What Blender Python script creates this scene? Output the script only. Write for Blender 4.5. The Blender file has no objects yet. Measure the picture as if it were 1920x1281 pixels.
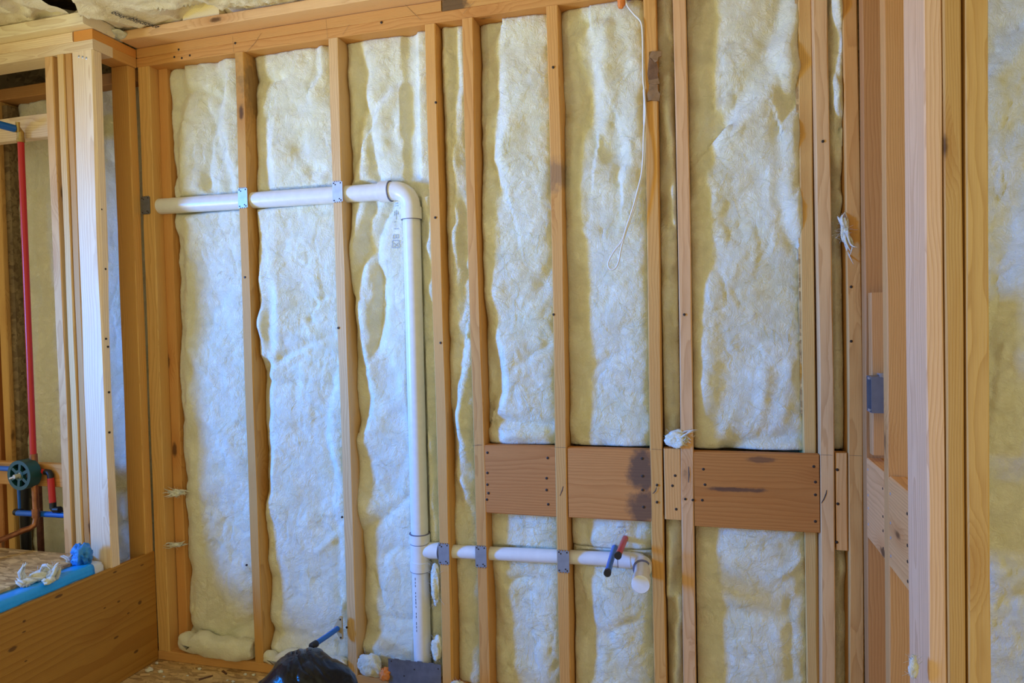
import bpy, bmesh, math, random, zlib
import numpy as np
from mathutils import Matrix, Vector

SC = bpy.context.scene
COL = SC.collection
random.seed(7)

# ------------------------------------------------------------------ camera
CAMZ = 1.32
F = 1289.458
CM = np.array([[0.9630847791, 0.2682038198, -0.0231175089],      # right
               [-0.0154438199, -0.0306861994, -0.9994097486],    # down
               [-0.2687549006, 0.9628733396, -0.0254113201]])    # forward
CP = np.array([0.0, 0.0, CAMZ])
cam = bpy.data.cameras.new('camera')
cam.sensor_width = 36.0
cam.lens = F * 36.0 / 1920.0
cam.clip_start = 0.02
co = bpy.data.objects.new('camera', cam)
r_, d_, f_ = CM
co.matrix_world = Matrix(((r_[0], -d_[0], -f_[0], 0), (r_[1], -d_[1], -f_[1], 0), (r_[2], -d_[2], -f_[2], CAMZ), (0, 0, 0, 1)))
COL.objects.link(co)
SC.camera = co

# ------------------------------------------------------------------ light
SC.view_settings.view_transform = 'Standard'
SC.view_settings.look = 'None'
SC.view_settings.exposure = 0.0
SC.view_settings.gamma = 1.0
SC.view_settings.use_curve_mapping = False
world = bpy.data.worlds.new('world')
SC.world = world
world.use_nodes = True
bg = world.node_tree.nodes['Background']
bg.inputs[0].default_value = (1.0, 0.92, 0.55, 1)
bg.inputs[1].default_value = 0.66


def area(name, loc, target, sx, sy, power, color, spread=180):
    l = bpy.data.lights.new(name, 'AREA')
    l.shape = 'RECTANGLE'
    l.size, l.size_y = sx, sy
    l.energy = power
    l.color = color
    l.spread = math.radians(spread)
    o = bpy.data.objects.new(name, l)
    o.location = loc
    o.rotation_euler = (Vector(target) - Vector(loc)).to_track_quat('-Z', 'Y').to_euler()
    COL.objects.link(o)
    return o


# daylight from the window over the tub (out of frame to the left) plus two added fills
# blue sky light falling in, light thrown up from the sunlit ground outside, then the added upward fills
area('window_sky', (-3.8, 0.38, 1.5), (-0.7, 2.2, 1.13), 0.40, 0.85, 28.5, (0.0, 0.24, 1.0), 58)
area('window_ground', (-3.8, 0.38, 0.6), (-0.9, 2.3, 2.7), 0.50, 0.9, 0.95, (0.95, 1.0, 0.25), 45)
area('center_top_fill', (-4.2, -0.3, 0.4), (0.0, 2.2, 2.75), 0.55, 0.9, 4.2, (1.0, 1.0, 0.50), 42)  # added fill, apart from the window: brightens the middle of the wall top
area('ceiling_fill', (-2.2, -0.9, 1.1), (-0.9, 2.2, 3.1), 0.3, 0.3, 2.6, (1.0, 0.88, 0.45), 60)  # added warm fill without a fixture, aimed up to lift wall top and ceiling

# ------------------------------------------------------------------ helpers


def ray(x, y):
    return CM.T @ np.array([(x - 960) / F, (y - 640.5) / F, 1.0])


def at(x, y, Y):
    d = ray(x, y)
    return CP + d * Y / d[1]


def at_z(x, y, Z):
    d = ray(x, y)
    return CP + d * (Z - CAMZ) / d[2]


def link(o, parent=None):
    COL.objects.link(o)
    if parent is not None:
        o.parent = parent
        o.matrix_parent_inverse = parent.matrix_basis.inverted() if parent.parent is None else (parent.parent.matrix_basis @ parent.parent.matrix_basis.inverted() @ parent.matrix_basis).inverted()
    return o


def tag(o, label=None, cat=None, group=None, kind=None):
    if label: o['label'] = label
    if cat: o['category'] = cat
    if group: o['group'] = group
    if kind: o['kind'] = kind
    return o


def empty(name, loc=(0, 0, 0), label=None, cat=None, group=None, kind=None):
    o = bpy.data.objects.new(name, None)
    o.location = loc
    o.empty_display_size = 0.05
    COL.objects.link(o)
    return tag(o, label, cat, group, kind)


def mesh_obj(name, verts, faces, mat, parent=None, origin=None, smooth=False):
    v = np.asarray(verts, float)
    if origin is None:
        origin = np.array([(v[:, 0].min() + v[:, 0].max()) / 2, (v[:, 1].min() + v[:, 1].max()) / 2, v[:, 2].min()])
    origin = np.asarray(origin, float)
    me = bpy.data.meshes.new(name)
    me.from_pydata((v - origin).tolist(), [], faces if isinstance(faces, list) else faces.tolist())
    if smooth:
        me.polygons.foreach_set('use_smooth', [True] * len(me.polygons))
    me.materials.append(mat)
    me.update()
    o = bpy.data.objects.new(name, me)
    o.location = origin
    return link(o, parent)


class MB:
    def __init__(s):
        s.v, s.f = [], []

    def add(s, v, f):
        b = len(s.v)
        s.v.extend([tuple(p) for p in v])
        s.f.extend([tuple(i + b for i in q) for q in f])

    def box(s, x0, x1, y0, y1, z0, z1):
        s.add([(x0, y0, z0), (x1, y0, z0), (x1, y1, z0), (x0, y1, z0), (x0, y0, z1), (x1, y0, z1), (x1, y1, z1), (x0, y1, z1)],
              [(0, 3, 2, 1), (4, 5, 6, 7), (0, 1, 5, 4), (1, 2, 6, 5), (2, 3, 7, 6), (3, 0, 4, 7)])

    def tube(s, pts, rad, n=16, caps=True, closed=False):
        pts = [np.asarray(p, float) for p in pts]
        rads = rad if hasattr(rad, '__len__') else [rad] * len(pts)
        m = len(pts)
        t0 = pts[1] - pts[0]
        t0 /= np.linalg.norm(t0)
        ref = np.array([0, 0, 1.0]) if abs(t0[2]) < 0.9 else np.array([1.0, 0, 0])
        u = np.cross(t0, ref); u /= np.linalg.norm(u)
        b = len(s.v)
        for i, p in enumerate(pts):
            a = pts[max(i - 1, 0)]; c = pts[min(i + 1, m - 1)]
            t = c - a; t /= (np.linalg.norm(t) + 1e-12)
            u = u - t * (u @ t); u /= np.linalg.norm(u)
            w = np.cross(t, u)
            for k in range(n):
                an = 2 * math.pi * k / n
                s.v.append(tuple(p + rads[i] * (math.cos(an) * u + math.sin(an) * w)))
        for i in range(m - 1):
            for k in range(n):
                k2 = (k + 1) % n
                s.f.append((b + i * n + k, b + i * n + k2, b + (i + 1) * n + k2, b + (i + 1) * n + k))
        if caps:
            s.f.append(tuple(b + k for k in range(n))[::-1])
            s.f.append(tuple(b + (m - 1) * n + k for k in range(n)))

    def build(s, name, mat, parent=None, smooth=False, origin=None, auto=None):
        o = mesh_obj(name, s.v, s.f, mat, parent, origin, smooth)
        if auto:
            o.data.polygons.foreach_set('use_smooth', [True] * len(o.data.polygons))
            o.data.set_sharp_from_angle(angle=math.radians(auto))
        return o


def lattice(rng, nx, nz):
    return rng.random((nz + 3, nx + 3)) * 2 - 1


def vnoise(x, z, scale, seed):
    """2-D value noise with smooth interpolation; x, z in metres, scale = cell size"""
    rng = np.random.default_rng(seed)
    n = 64
    L = rng.random((n, n)) * 2 - 1
    u = x / scale + 1000.0; w = z / scale + 1000.0
    iu = np.floor(u).astype(int); iw = np.floor(w).astype(int)
    fu = u - iu; fw = w - iw
    fu = fu * fu * fu * (fu * (fu * 6 - 15) + 10); fw = fw * fw * fw * (fw * (fw * 6 - 15) + 10)
    a = L[iw % n, iu % n]; b = L[iw % n, (iu + 1) % n]; c = L[(iw + 1) % n, iu % n]; d = L[(iw + 1) % n, (iu + 1) % n]
    return (a * (1 - fu) + b * fu) * (1 - fw) + (c * (1 - fu) + d * fu) * fw


# ------------------------------------------------------------------ materials
class NT:
    def __init__(s, name):
        s.m = bpy.data.materials.new(name)
        s.m.use_nodes = True
        s.t = s.m.node_tree
        s.bsdf = s.t.nodes['Principled BSDF']

    def n(s, typ, **kw):
        nd = s.t.nodes.new(typ)
        for k, v in kw.items():
            setattr(nd, k, v)
        return nd

    def set(s, sock, v):
        if isinstance(v, bpy.types.NodeSocket):
            s.t.links.new(v, sock)
        elif v is not None:
            sock.default_value = v

    def math(s, op, a, b=None, c=None, clamp=False):
        nd = s.n('ShaderNodeMath', operation=op, use_clamp=clamp)
        for i, v in enumerate((a, b, c)):
            if v is not None: s.set(nd.inputs[i], v)
        return nd.outputs[0]

    def vmath(s, op, a, b=None):
        nd = s.n('ShaderNodeVectorMath', operation=op)
        s.set(nd.inputs[0], a)
        if b is not None: s.set(nd.inputs[1], b)
        return nd.outputs['Value'] if op in ('LENGTH', 'DISTANCE') else nd.outputs[0]

    def mix(s, fac, a, b, blend='MIX'):
        nd = s.n('ShaderNodeMix', data_type='RGBA', blend_type=blend)
        s.set(nd.inputs[0], fac); s.set(nd.inputs[6], a); s.set(nd.inputs[7], b)
        return nd.outputs[2]

    def noise(s, vec, scale, detail=2.0, rough=0.5, dist=0.0):
        nd = s.n('ShaderNodeTexNoise')
        s.set(nd.inputs['Vector'], vec)
        nd.inputs['Scale'].default_value = scale
        nd.inputs['Detail'].default_value = detail
        nd.inputs['Roughness'].default_value = rough
        nd.inputs['Distortion'].default_value = dist
        return nd

    def ramp(s, fac, lo, hi):
        nd = s.n('ShaderNodeMapRange', interpolation_type='SMOOTHSTEP')
        s.set(nd.inputs[0], fac)
        nd.inputs[1].default_value = lo; nd.inputs[2].default_value = hi
        return nd.outputs[0]

    def bump(s, h, strength, dist):
        nd = s.n('ShaderNodeBump')
        nd.inputs['Strength'].default_value = strength
        nd.inputs['Distance'].default_value = dist
        s.set(nd.inputs['Height'], h)
        s.t.links.new(nd.outputs[0], s.bsdf.inputs['Normal'])

    def coord(s):
        return s.n('ShaderNodeTexCoord').outputs['Object']


def c4(c):
    return (c[0], c[1], c[2], 1.0)


def srgb(r, g, b):
    f = lambda v: (v / 255 / 12.92) if v / 255 <= 0.04045 else ((v / 255 + 0.055) / 1.055) ** 2.4
    return (f(r), f(g), f(b))


def plain(name, col, rough=0.5, metal=0.0, bumpscale=0, bumpd=0.0005, var=0.0, spec=0.5):
    k = NT(name)
    k.bsdf.inputs['Roughness'].default_value = rough
    k.bsdf.inputs['Metallic'].default_value = metal
    k.bsdf.inputs['Specular IOR Level'].default_value = spec
    co_ = k.coord()
    if var:
        nz = k.noise(co_, 35, 4)
        k.set(k.bsdf.inputs['Base Color'], k.mix(k.ramp(nz.outputs[0], 0.3, 0.7), c4([x * (1 - var) for x in col]), c4([min(1, x * (1 + var * 0.5)) for x in col])))
    else:
        k.bsdf.inputs['Base Color'].default_value = c4(col)
    if bumpscale:
        k.bump(k.noise(co_, bumpscale, 3).outputs[0], 0.6, bumpd)
    return k.m


def wood(name, stains=(), knots=True, ring=0.0052, rough=0.62):
    """softwood: colour comes from the object's own tint (obj.color), grain runs along the local Z axis.
    stains: (x, y, z, rx, ry, rz, strength, colour) ellipsoids in object coordinates"""
    k = NT(name)
    info = k.n('ShaderNodeObjectInfo')
    rnd = info.outputs['Random']
    P = k.coord()
    off = k.n('ShaderNodeCombineXYZ')
    k.set(off.inputs[0], k.math('MULTIPLY', rnd, 37.0)); k.set(off.inputs[1], k.math('MULTIPLY', rnd, 91.0)); k.set(off.inputs[2], k.math('MULTIPLY', rnd, 53.0))
    Q = k.vmath('ADD', P, off.outputs[0])
    # knots
    kv = k.n('ShaderNodeTexVoronoi', feature='F1')
    wq = k.vmath('ADD', Q, k.vmath('SCALE', Q) if False else (0, 0, 0))
    k.set(kv.inputs['Vector'], k.vmath('MULTIPLY', wq, (7.0, 7.0, 2.6)))
    kv.inputs['Scale'].default_value = 1.0
    kd = kv.outputs['Distance']
    kn = k.noise(Q, 60, 3)
    kdn = k.math('ADD', kd, k.math('MULTIPLY', k.math('SUBTRACT', kn.outputs[0], 0.5), 0.05))
    sel = k.n('ShaderNodeSeparateColor'); k.set(sel.inputs[0], kv.outputs['Color'])
    has = k.math('GREATER_THAN', sel.outputs[0], 0.45)
    kfac = k.math('MULTIPLY', k.math('SUBTRACT', 1.0, k.ramp(kdn, 0.045, 0.105)), has)
    khalo = k.math('MULTIPLY', k.math('SUBTRACT', 1.0, k.ramp(kdn, 0.05, 0.36)), has)
    # rings about an off-centre pith
    w1 = k.noise(k.vmath('MULTIPLY', Q, (5.0, 5.0, 1.3)), 1.0, 3, 0.55)
    w2 = k.noise(k.vmath('MULTIPLY', Q, (28.0, 28.0, 3.5)), 1.0, 3, 0.55)
    sep = k.n('ShaderNodeSeparateXYZ'); k.set(sep.inputs[0], P)
    ox = k.math('ADD', k.math('MULTIPLY', k.math('SINE', k.math('MULTIPLY', rnd, 63.0)), 0.10), 0.01)
    oy = k.math('ADD', k.math('MULTIPLY', k.math('COSINE', k.math('MULTIPLY', rnd, 157.0)), 0.09), -0.03)
    dx = k.math('ADD', sep.outputs[0], ox); dy = k.math('ADD', sep.outputs[1], oy)
    dist = k.math('SQRT', k.math('ADD', k.math('MULTIPLY', dx, dx), k.math('MULTIPLY', dy, dy)))
    dist = k.math('ADD', dist, k.math('MULTIPLY', w1.outputs[0], 0.045))
    dist = k.math('ADD', dist, k.math('MULTIPLY', w2.outputs[0], 0.006))
    dist = k.math('ADD', dist, k.math('MULTIPLY', khalo, 0.02))
    fr = k.math('FRACT', k.math('DIVIDE', dist, ring))
    late = k.math('POWER', fr, 2.2)                      # latewood: slow rise, sharp fall
    late = k.math('MULTIPLY', late, k.math('SUBTRACT', 1.0, k.ramp(fr, 0.93, 1.0)))
    fib = k.noise(k.vmath('MULTIPLY', Q, (420.0, 420.0, 9.0)), 1.0, 3, 0.6)
    blot = k.noise(k.vmath('MULTIPLY', Q, (9.0, 9.0, 2.0)), 1.0, 3, 0.6)
    base = info.outputs['Color']
    dark = k.mix(1.0, base, (0.62, 0.47, 0.34, 1), 'MULTIPLY')
    colr = k.mix(k.math('MULTIPLY', late, 0.52), base, dark)
    colr = k.mix(k.math('MULTIPLY', k.ramp(fib.outputs[0], 0.45, 0.72), 0.22), colr, dark)
    colr = k.mix(k.math('MULTIPLY', k.ramp(blot.outputs[0], 0.48, 0.75), 0.30), colr, k.mix(1.0, base, (0.92, 0.74, 0.56, 1), 'MULTIPLY'))
    if knots:
        colr = k.mix(k.math('MULTIPLY', khalo, 0.45), colr, k.mix(1.0, base, (0.66, 0.44, 0.26, 1), 'MULTIPLY'))
        colr = k.mix(k.math('MULTIPLY', kfac, 0.85), colr, c4((0.085, 0.035, 0.014)))
    for (sx, sy, sz, rx, ry, rz, st, sc_) in stains:
        v = k.vmath('DIVIDE', k.vmath('SUBTRACT', P, (sx, sy, sz)), (rx, ry, rz))
        ln = k.math('ADD', k.vmath('LENGTH', v), k.math('MULTIPLY', k.math('SUBTRACT', k.noise(P, 22 if max(ry, rz) > 0.02 else 130, 5, 0.65).outputs[0], 0.5), 1.3))
        m_ = k.math('MULTIPLY', k.math('SUBTRACT', 1.0, k.ramp(ln, 0.55, 1.1)), st)
        colr = k.mix(m_, colr, c4(sc_))
    k.set(k.bsdf.inputs['Base Color'], colr)
    k.bsdf.inputs['Roughness'].default_value = rough
    k.bsdf.inputs['Specular IOR Level'].default_value = 0.25
    h = k.math('ADD', k.math('MULTIPLY', late, -0.25), k.math('MULTIPLY', fib.outputs[0], 0.8))
    k.bump(h, 0.5, 0.0012)
    return k.m


def fiberglass(name, base, dark, stains=()):
    k = NT(name)
    P = k.coord()
    info = k.n('ShaderNodeObjectInfo')
    off = k.n('ShaderNodeCombineXYZ')
    k.set(off.inputs[0], k.math('MULTIPLY', info.outputs['Random'], 17.0)); k.set(off.inputs[2], k.math('MULTIPLY', info.outputs['Random'], 29.0))
    Q = k.vmath('ADD', P, off.outputs[0])
    warp = k.noise(Q, 9.0, 2, 0.5)
    Qw = k.vmath('ADD', Q, k.vmath('MULTIPLY', k.vmath('SUBTRACT', warp.outputs[1], (0.5, 0.5, 0.5)), (0.22, 0.22, 0.22)))
    fA = k.noise(k.vmath('MULTIPLY', Qw, (190.0, 90.0, 34.0)), 1.0, 4, 0.62, 0.6)
    fB = k.noise(k.vmath('MULTIPLY', Qw, (46.0, 90.0, 210.0)), 1.0, 4, 0.62, 0.8)
    cl = k.noise(Q, 26.0, 4, 0.6, 0.4)
    big = k.noise(Q, 6.0, 3, 0.55)
    h = k.math('ADD', k.math('MULTIPLY', fA.outputs[0], 0.55), k.math('MULTIPLY', fB.outputs[0], 0.45))
    h = k.math('ADD', h, k.math('MULTIPLY', cl.outputs[0], 1.1))
    colr = k.mix(k.math('MULTIPLY', k.ramp(big.outputs[0], 0.42, 0.72), 0.55), c4(base), c4(dark))
    colr = k.mix(k.math('MULTIPLY', k.ramp(k.math('ADD', k.math('MULTIPLY', fA.outputs[0], 0.5), k.math('MULTIPLY', fB.outputs[0], 0.5)), 0.46, 0.62), 0.55), colr, c4([min(0.97, b * 1.09) for b in base]))
    for (sx, sy, sz, rx, ry, rz, st, sc_) in stains:
        v = k.vmath('DIVIDE', k.vmath('SUBTRACT', P, (sx, sy, sz)), (rx, ry, rz))
        ln = k.math('ADD', k.vmath('LENGTH', v), k.math('MULTIPLY', k.math('SUBTRACT', cl.outputs[0], 0.5), 0.9))
        colr = k.mix(k.math('MULTIPLY', k.math('SUBTRACT', 1.0, k.ramp(ln, 0.25, 1.15)), st), colr, c4(sc_))
    k.set(k.bsdf.inputs['Base Color'], colr)
    k.bsdf.inputs['Roughness'].default_value = 0.9
    k.bsdf.inputs['Specular IOR Level'].default_value = 0.12
    k.bsdf.inputs['Subsurface Weight'].default_value = 0.6
    k.bsdf.inputs['Subsurface Radius'].default_value = (1.0, 0.95, 0.6)
    k.bsdf.inputs['Subsurface Scale'].default_value = 0.012
    k.bump(h, 0.85, 0.010)
    return k.m


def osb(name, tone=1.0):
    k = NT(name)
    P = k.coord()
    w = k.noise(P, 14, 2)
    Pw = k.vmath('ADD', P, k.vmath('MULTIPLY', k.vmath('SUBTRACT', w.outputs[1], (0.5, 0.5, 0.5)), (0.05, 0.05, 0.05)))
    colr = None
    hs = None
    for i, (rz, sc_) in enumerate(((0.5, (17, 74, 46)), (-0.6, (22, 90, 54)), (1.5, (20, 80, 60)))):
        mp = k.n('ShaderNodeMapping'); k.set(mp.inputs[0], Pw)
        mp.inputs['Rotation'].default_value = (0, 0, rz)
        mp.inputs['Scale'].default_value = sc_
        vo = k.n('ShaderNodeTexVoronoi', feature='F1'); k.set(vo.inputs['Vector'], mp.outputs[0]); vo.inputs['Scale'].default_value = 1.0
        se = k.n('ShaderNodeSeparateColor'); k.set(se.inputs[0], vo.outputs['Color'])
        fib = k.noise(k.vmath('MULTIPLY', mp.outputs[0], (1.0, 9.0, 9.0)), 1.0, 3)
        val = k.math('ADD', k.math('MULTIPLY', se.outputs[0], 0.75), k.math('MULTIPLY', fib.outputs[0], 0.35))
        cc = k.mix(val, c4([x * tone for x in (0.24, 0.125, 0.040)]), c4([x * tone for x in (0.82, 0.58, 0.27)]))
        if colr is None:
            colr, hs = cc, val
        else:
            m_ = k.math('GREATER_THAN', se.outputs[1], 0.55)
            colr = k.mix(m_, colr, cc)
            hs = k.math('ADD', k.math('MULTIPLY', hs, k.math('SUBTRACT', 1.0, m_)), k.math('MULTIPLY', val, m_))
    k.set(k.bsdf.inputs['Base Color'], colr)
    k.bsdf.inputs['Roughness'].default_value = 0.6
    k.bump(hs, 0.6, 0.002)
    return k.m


def kraft(name):
    k = NT(name)
    P = k.coord()
    n1 = k.noise(P, 7, 4, 0.6); n2 = k.noise(k.vmath('MULTIPLY', P, (40, 120, 40)), 1.0, 3)
    colr = k.mix(k.ramp(n1.outputs[0], 0.35, 0.7), c4((0.88, 0.80, 0.64)), c4((0.70, 0.58, 0.38)))
    k.set(k.bsdf.inputs['Base Color'], colr)
    k.bsdf.inputs['Roughness'].default_value = 0.38
    k.bump(k.math('ADD', k.noise(P, 30, 5, 0.65, 1.0).outputs[0], k.math('MULTIPLY', n2.outputs[0], 0.2)), 0.5, 0.01)
    return k.m


WOOD = wood('pine')
FIBER = fiberglass('glass_wool', (0.86, 0.845, 0.69), (0.83, 0.79, 0.53))
OSB = osb('osb_board')
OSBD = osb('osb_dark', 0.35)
KRAFT = kraft('kraft_facing')
PVC = plain('white_pvc', (0.80, 0.80, 0.79), 0.28, var=0.04)
PVCDARK = plain('pvc_solvent_ring', (0.16, 0.15, 0.20), 0.5)
GALV = plain('galvanised_steel', (0.56, 0.59, 0.64), 0.42, 0.75, var=0.12)
PLATEM = plain('dull_steel', (0.20, 0.22, 0.27), 0.45, 0.55, var=0.15)
NAILM = plain('dark_nail', (0.035, 0.025, 0.02), 0.5, 0.3)
COPPER = plain('copper', (0.42, 0.17, 0.075), 0.38, 0.85, var=0.25)
BRASS = plain('brass', (0.50, 0.34, 0.12), 0.35, 0.9, var=0.15)
BLACK = plain('black_plastic', (0.012, 0.012, 0.014), 0.4)
BLUEP = plain('blue_pex', (0.012, 0.15, 0.62), 0.32)
REDP = plain('red_pex', (0.62, 0.022, 0.02), 0.3)
GREENP = plain('green_plastic', (0.012, 0.075, 0.07), 0.4)
CREAM = plain('cream_plastic', (0.62, 0.57, 0.42), 0.5)
WIREM = plain('white_cable_jacket', (0.78, 0.77, 0.74), 0.4)
INK = plain('black_ink', (0.05, 0.045, 0.05), 0.8)
INKF = plain('faded_ink', (0.40, 0.41, 0.40), 0.9)
FILM = plain('blue_film', (0.012, 0.36, 0.95), 0.3, bumpscale=60, bumpd=0.002)
TUBW = plain('white_enamel', (0.75, 0.75, 0.74), 0.15)
BAGM = plain('black_bag_film', (0.005, 0.005, 0.007), 0.30, bumpscale=40, bumpd=0.004, spec=0.35)
FOAM = plain('orange_foam', (0.80, 0.25, 0.05), 0.6, bumpscale=120, bumpd=0.002)
CARD = plain('brown_cardboard', (0.30, 0.17, 0.075), 0.75, bumpscale=140, bumpd=0.002, var=0.3)
EBOX = plain('grey_box_steel', (0.19, 0.21, 0.27), 0.45, 0.35, var=0.08)

HONEY = (0.71, 0.385, 0.12)
PALE = (0.8, 0.52, 0.24)
AMBER = (0.70, 0.365, 0.105)
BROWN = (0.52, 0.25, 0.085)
PINKP = (0.76, 0.465, 0.215)
OLIVE = (0.73, 0.45, 0.155)


def lumber(parent, name, x0, x1, y0, y1, z0, z1, axis, col, mat=None, warp=0.0015, wane=0.0, label=None, cham=0.0028):
    """a sawn board: eased edges, slight bow; local Z runs along the grain"""
    rng = random.Random(zlib.crc32(('%d %d %d %s' % (round(x0 * 1000), round(y0 * 1000), round(z0 * 1000), name)).encode()))
    lo = np.array([x0, y0, z0]); hi = np.array([x1, y1, z1])
    ai = 'xyz'.index(axis)
    ui, vi = (ai + 1) % 3, (ai + 2) % 3
    cen = (lo + hi) / 2
    L = hi[ai] - lo[ai]; U = hi[ui] - lo[ui]; V = hi[vi] - lo[vi]
    c = min(cham, U * 0.2, V * 0.2)
    n = max(2, int(L / 0.09))
    ph = [rng.uniform(0, 6.28) for _ in range(6)]
    verts = []
    for i in range(n + 1):
        w = -L / 2 + L * i / n
        du = warp * math.sin(2.1 * w + ph[0]); dv = warp * 0.5 * math.sin(1.7 * w + ph[1])
        cs = [c * (1 + 0.5 * math.sin(9 * w + ph[k % 6]) * rng.uniform(0.4, 1)) for k in range(4)]
        if wane:
            cs[1] += wane * max(0, math.sin(2.3 * w + ph[2])); cs[2] += wane * max(0, math.sin(3.1 * w + ph[3]))
        a, b = U / 2, V / 2
        p = [(-a + cs[0], -b), (a - cs[1], -b), (a, -b + cs[1]), (a, b - cs[2]), (a - cs[2], b), (-a + cs[3], b), (-a, b - cs[3]), (-a, -b + cs[0])]
        verts += [(q[0] + du, q[1] + dv, w) for q in p]
    faces = [tuple(range(7, -1, -1)), tuple(n * 8 + k for k in range(8))]
    for i in range(n):
        for k in range(8):
            k2 = (k + 1) % 8
            faces.append((i * 8 + k, i * 8 + k2, (i + 1) * 8 + k2, (i + 1) * 8 + k))
    me = bpy.data.meshes.new(name)
    me.from_pydata(verts, [], faces)
    me.materials.append(mat or WOOD)
    o = bpy.data.objects.new(name, me)
    M = Matrix.Identity(4)
    for r in range(3):
        M[r][0] = 1.0 if r == ui else 0.0
        M[r][1] = 1.0 if r == vi else 0.0
        M[r][2] = 1.0 if r == ai else 0.0
        M[r][3] = cen[r]
    o.matrix_basis = M
    j = [rng.uniform(0.93, 1.07)] * 3
    o.color = (min(1, col[0] * j[0]), min(1, col[1] * j[1] * rng.uniform(0.97, 1.03)), min(1, col[2] * j[2] * rng.uniform(0.93, 1.07)), 1)
    link(o, parent)
    if label: o['label'] = label
    return o


_nail = {}


def nail(parent, pos, normal='-y', r=0.0042, mat=None):
    key = (normal, r, (mat or NAILM).name)
    if key not in _nail:
        me = bpy.data.meshes.new('nail')
        n = 10
        v = []
        for rr, h in ((r, -0.003), (r, 0.0006), (r * 0.7, 0.0013)):
            for k in range(n):
                a = 2 * math.pi * k / n
                p = (rr * math.cos(a), rr * math.sin(a))
                if normal == '-y': v.append((p[0], -h, p[1]))
                elif normal == '-x': v.append((-h, p[1], p[0]))
                else: v.append((h, p[0], p[1]))
        f = []
        for i in range(2):
            for k in range(n):
                f.append((i * n + k, i * n + (k + 1) % n, (i + 1) * n + (k + 1) % n, (i + 1) * n + k))
        f.append(tuple(2 * n + k for k in range(n)))
        me.from_pydata(v, [], f)
        me.materials.append(mat or NAILM)
        _nail[key] = me
    o = bpy.data.objects.new('nail', _nail[key])
    o.location = pos
    return link(o, parent)


# ------------------------------------------------------------------ room shell
YW = 2.25            # front plane of the studs of the back wall
ZP = 2.366           # underside of the top plates
XJ = -2.14           # plane of the jog and the tub apron
XR = 0.451           # plane of the right partition
YF = 2.047           # front of the furred wall at the tub

floor = empty('floor', (0, 0, 0), kind='structure')
fm = MB(); fm.box(-4.2, 2.2, -0.6, 2.55, -0.018, 0)
fo = fm.build('osb_panel', OSB, floor)

wb = empty('wall_back', (-0.8, YW, 0), kind='structure')
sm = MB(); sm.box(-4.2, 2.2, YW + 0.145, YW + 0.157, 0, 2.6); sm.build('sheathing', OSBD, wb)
STUD_TOPSTAIN = wood('pine_stained_top', stains=[(0.0, 0.0, 1.05, 0.06, 0.09, 0.17, 0.55, (0.12, 0.085, 0.05))])
STUD_MIDSTAIN = wood('pine_stained_mid', stains=[(0.0, -0.05, 0.61, 0.06, 0.09, 0.06, 0.6, (0.20, 0.13, 0.09))])
d = 0.14
lumber(wb, 'stud', -2.1376, -2.083, YW, YW + d, 0.038, ZP, 'z', OLIVE)
lumber(wb, 'stud', -2.082, -2.038, YW + 0.046, YW + d, 0.038, ZP, 'z', AMBER)
SX = {'A': -1.690, 'B': -1.290, 'C': -0.9145, 'D': -0.777, 'E': -0.486, 'F': -0.1715, 'G': -0.0775, 'H': 0.332, 'I': 0.4115}
cols = {'A': HONEY, 'B': PALE, 'C': HONEY, 'D': AMBER, 'E': HONEY, 'F': HONEY, 'G': PINKP, 'H': PALE, 'I': HONEY}
S = {}
for k_, x in SX.items():
    S[k_] = lumber(wb, 'stud', x, x + 0.0395, YW, YW + d, 0.038, ZP, 'z', cols[k_],
                   mat=STUD_TOPSTAIN if k_ == 'A' else (STUD_MIDSTAIN if k_ == 'E' else None), warp=0.003, wane=0.004 if k_ in 'CD' else 0.0)
lumber(wb, 'stud', 0.293, 0.3305, YW + 0.0385, YW + d, 0.038, ZP, 'z', OLIVE, wane=0.006)
# studs seen past the tub wall and beyond the right partition
lumber(wb, 'stud', -2.905, -2.867, YW, YW + d, 0.038, ZP - 0.05, 'z', OLIVE)
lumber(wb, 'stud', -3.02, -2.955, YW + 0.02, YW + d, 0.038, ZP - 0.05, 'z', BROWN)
lumber(wb, 'stud', -2.53, -2.49, YW, YW + d, 0.038, ZP, 'z', HONEY)
lumber(wb, 'stud', 1.42, 1.46, YW, YW + d, 0.038, ZP, 'z', HONEY)
sl = MB(); sl.box(0.2865, 0.2925, YW + 0.046, YW + 0.10, 1.02, 1.62); sl.box(0.285, 0.2925, YW + 0.046, YW + 0.10, 1.86, 2.30); sl.build('osb_sliver', OSB, wb)['kind'] = 'stuff'
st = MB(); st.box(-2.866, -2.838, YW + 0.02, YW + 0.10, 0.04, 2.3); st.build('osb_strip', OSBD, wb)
# plates
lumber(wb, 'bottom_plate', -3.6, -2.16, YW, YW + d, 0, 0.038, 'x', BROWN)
lumber(wb, 'bottom_plate', -2.138, XR, YW, YW + d, 0, 0.038, 'x', HONEY)
lumber(wb, 'bottom_plate', XR + 0.1, 1.9, YW, YW + d, 0, 0.038, 'x', HONEY)
PLATE_STAIN = wood('pine_plate_stained', stains=[(-0.065, 0.0, 0.125, 0.05, 0.04, 0.075, 0.85, (0.035, 0.03, 0.028))])
lumber(wb, 'top_plate', -2.138, 1.9, YW, YW + d, ZP, ZP + 0.037, 'x', AMBER)
lumber(wb, 'top_plate', -2.138, -0.853, YW - 0.001, YW + d, ZP + 0.0375, ZP + 0.0745, 'x', HONEY)
lumber(wb, 'top_plate', -0.851, 1.9, YW - 0.001, YW + d, ZP + 0.0375, ZP + 0.0745, 'x', HONEY, mat=wood('pine_plate_spot', stains=[(-0.07, 0.0, -1.335, 0.06, 0.05, 0.06, 0.8, (0.05, 0.04, 0.03))]))
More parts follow.
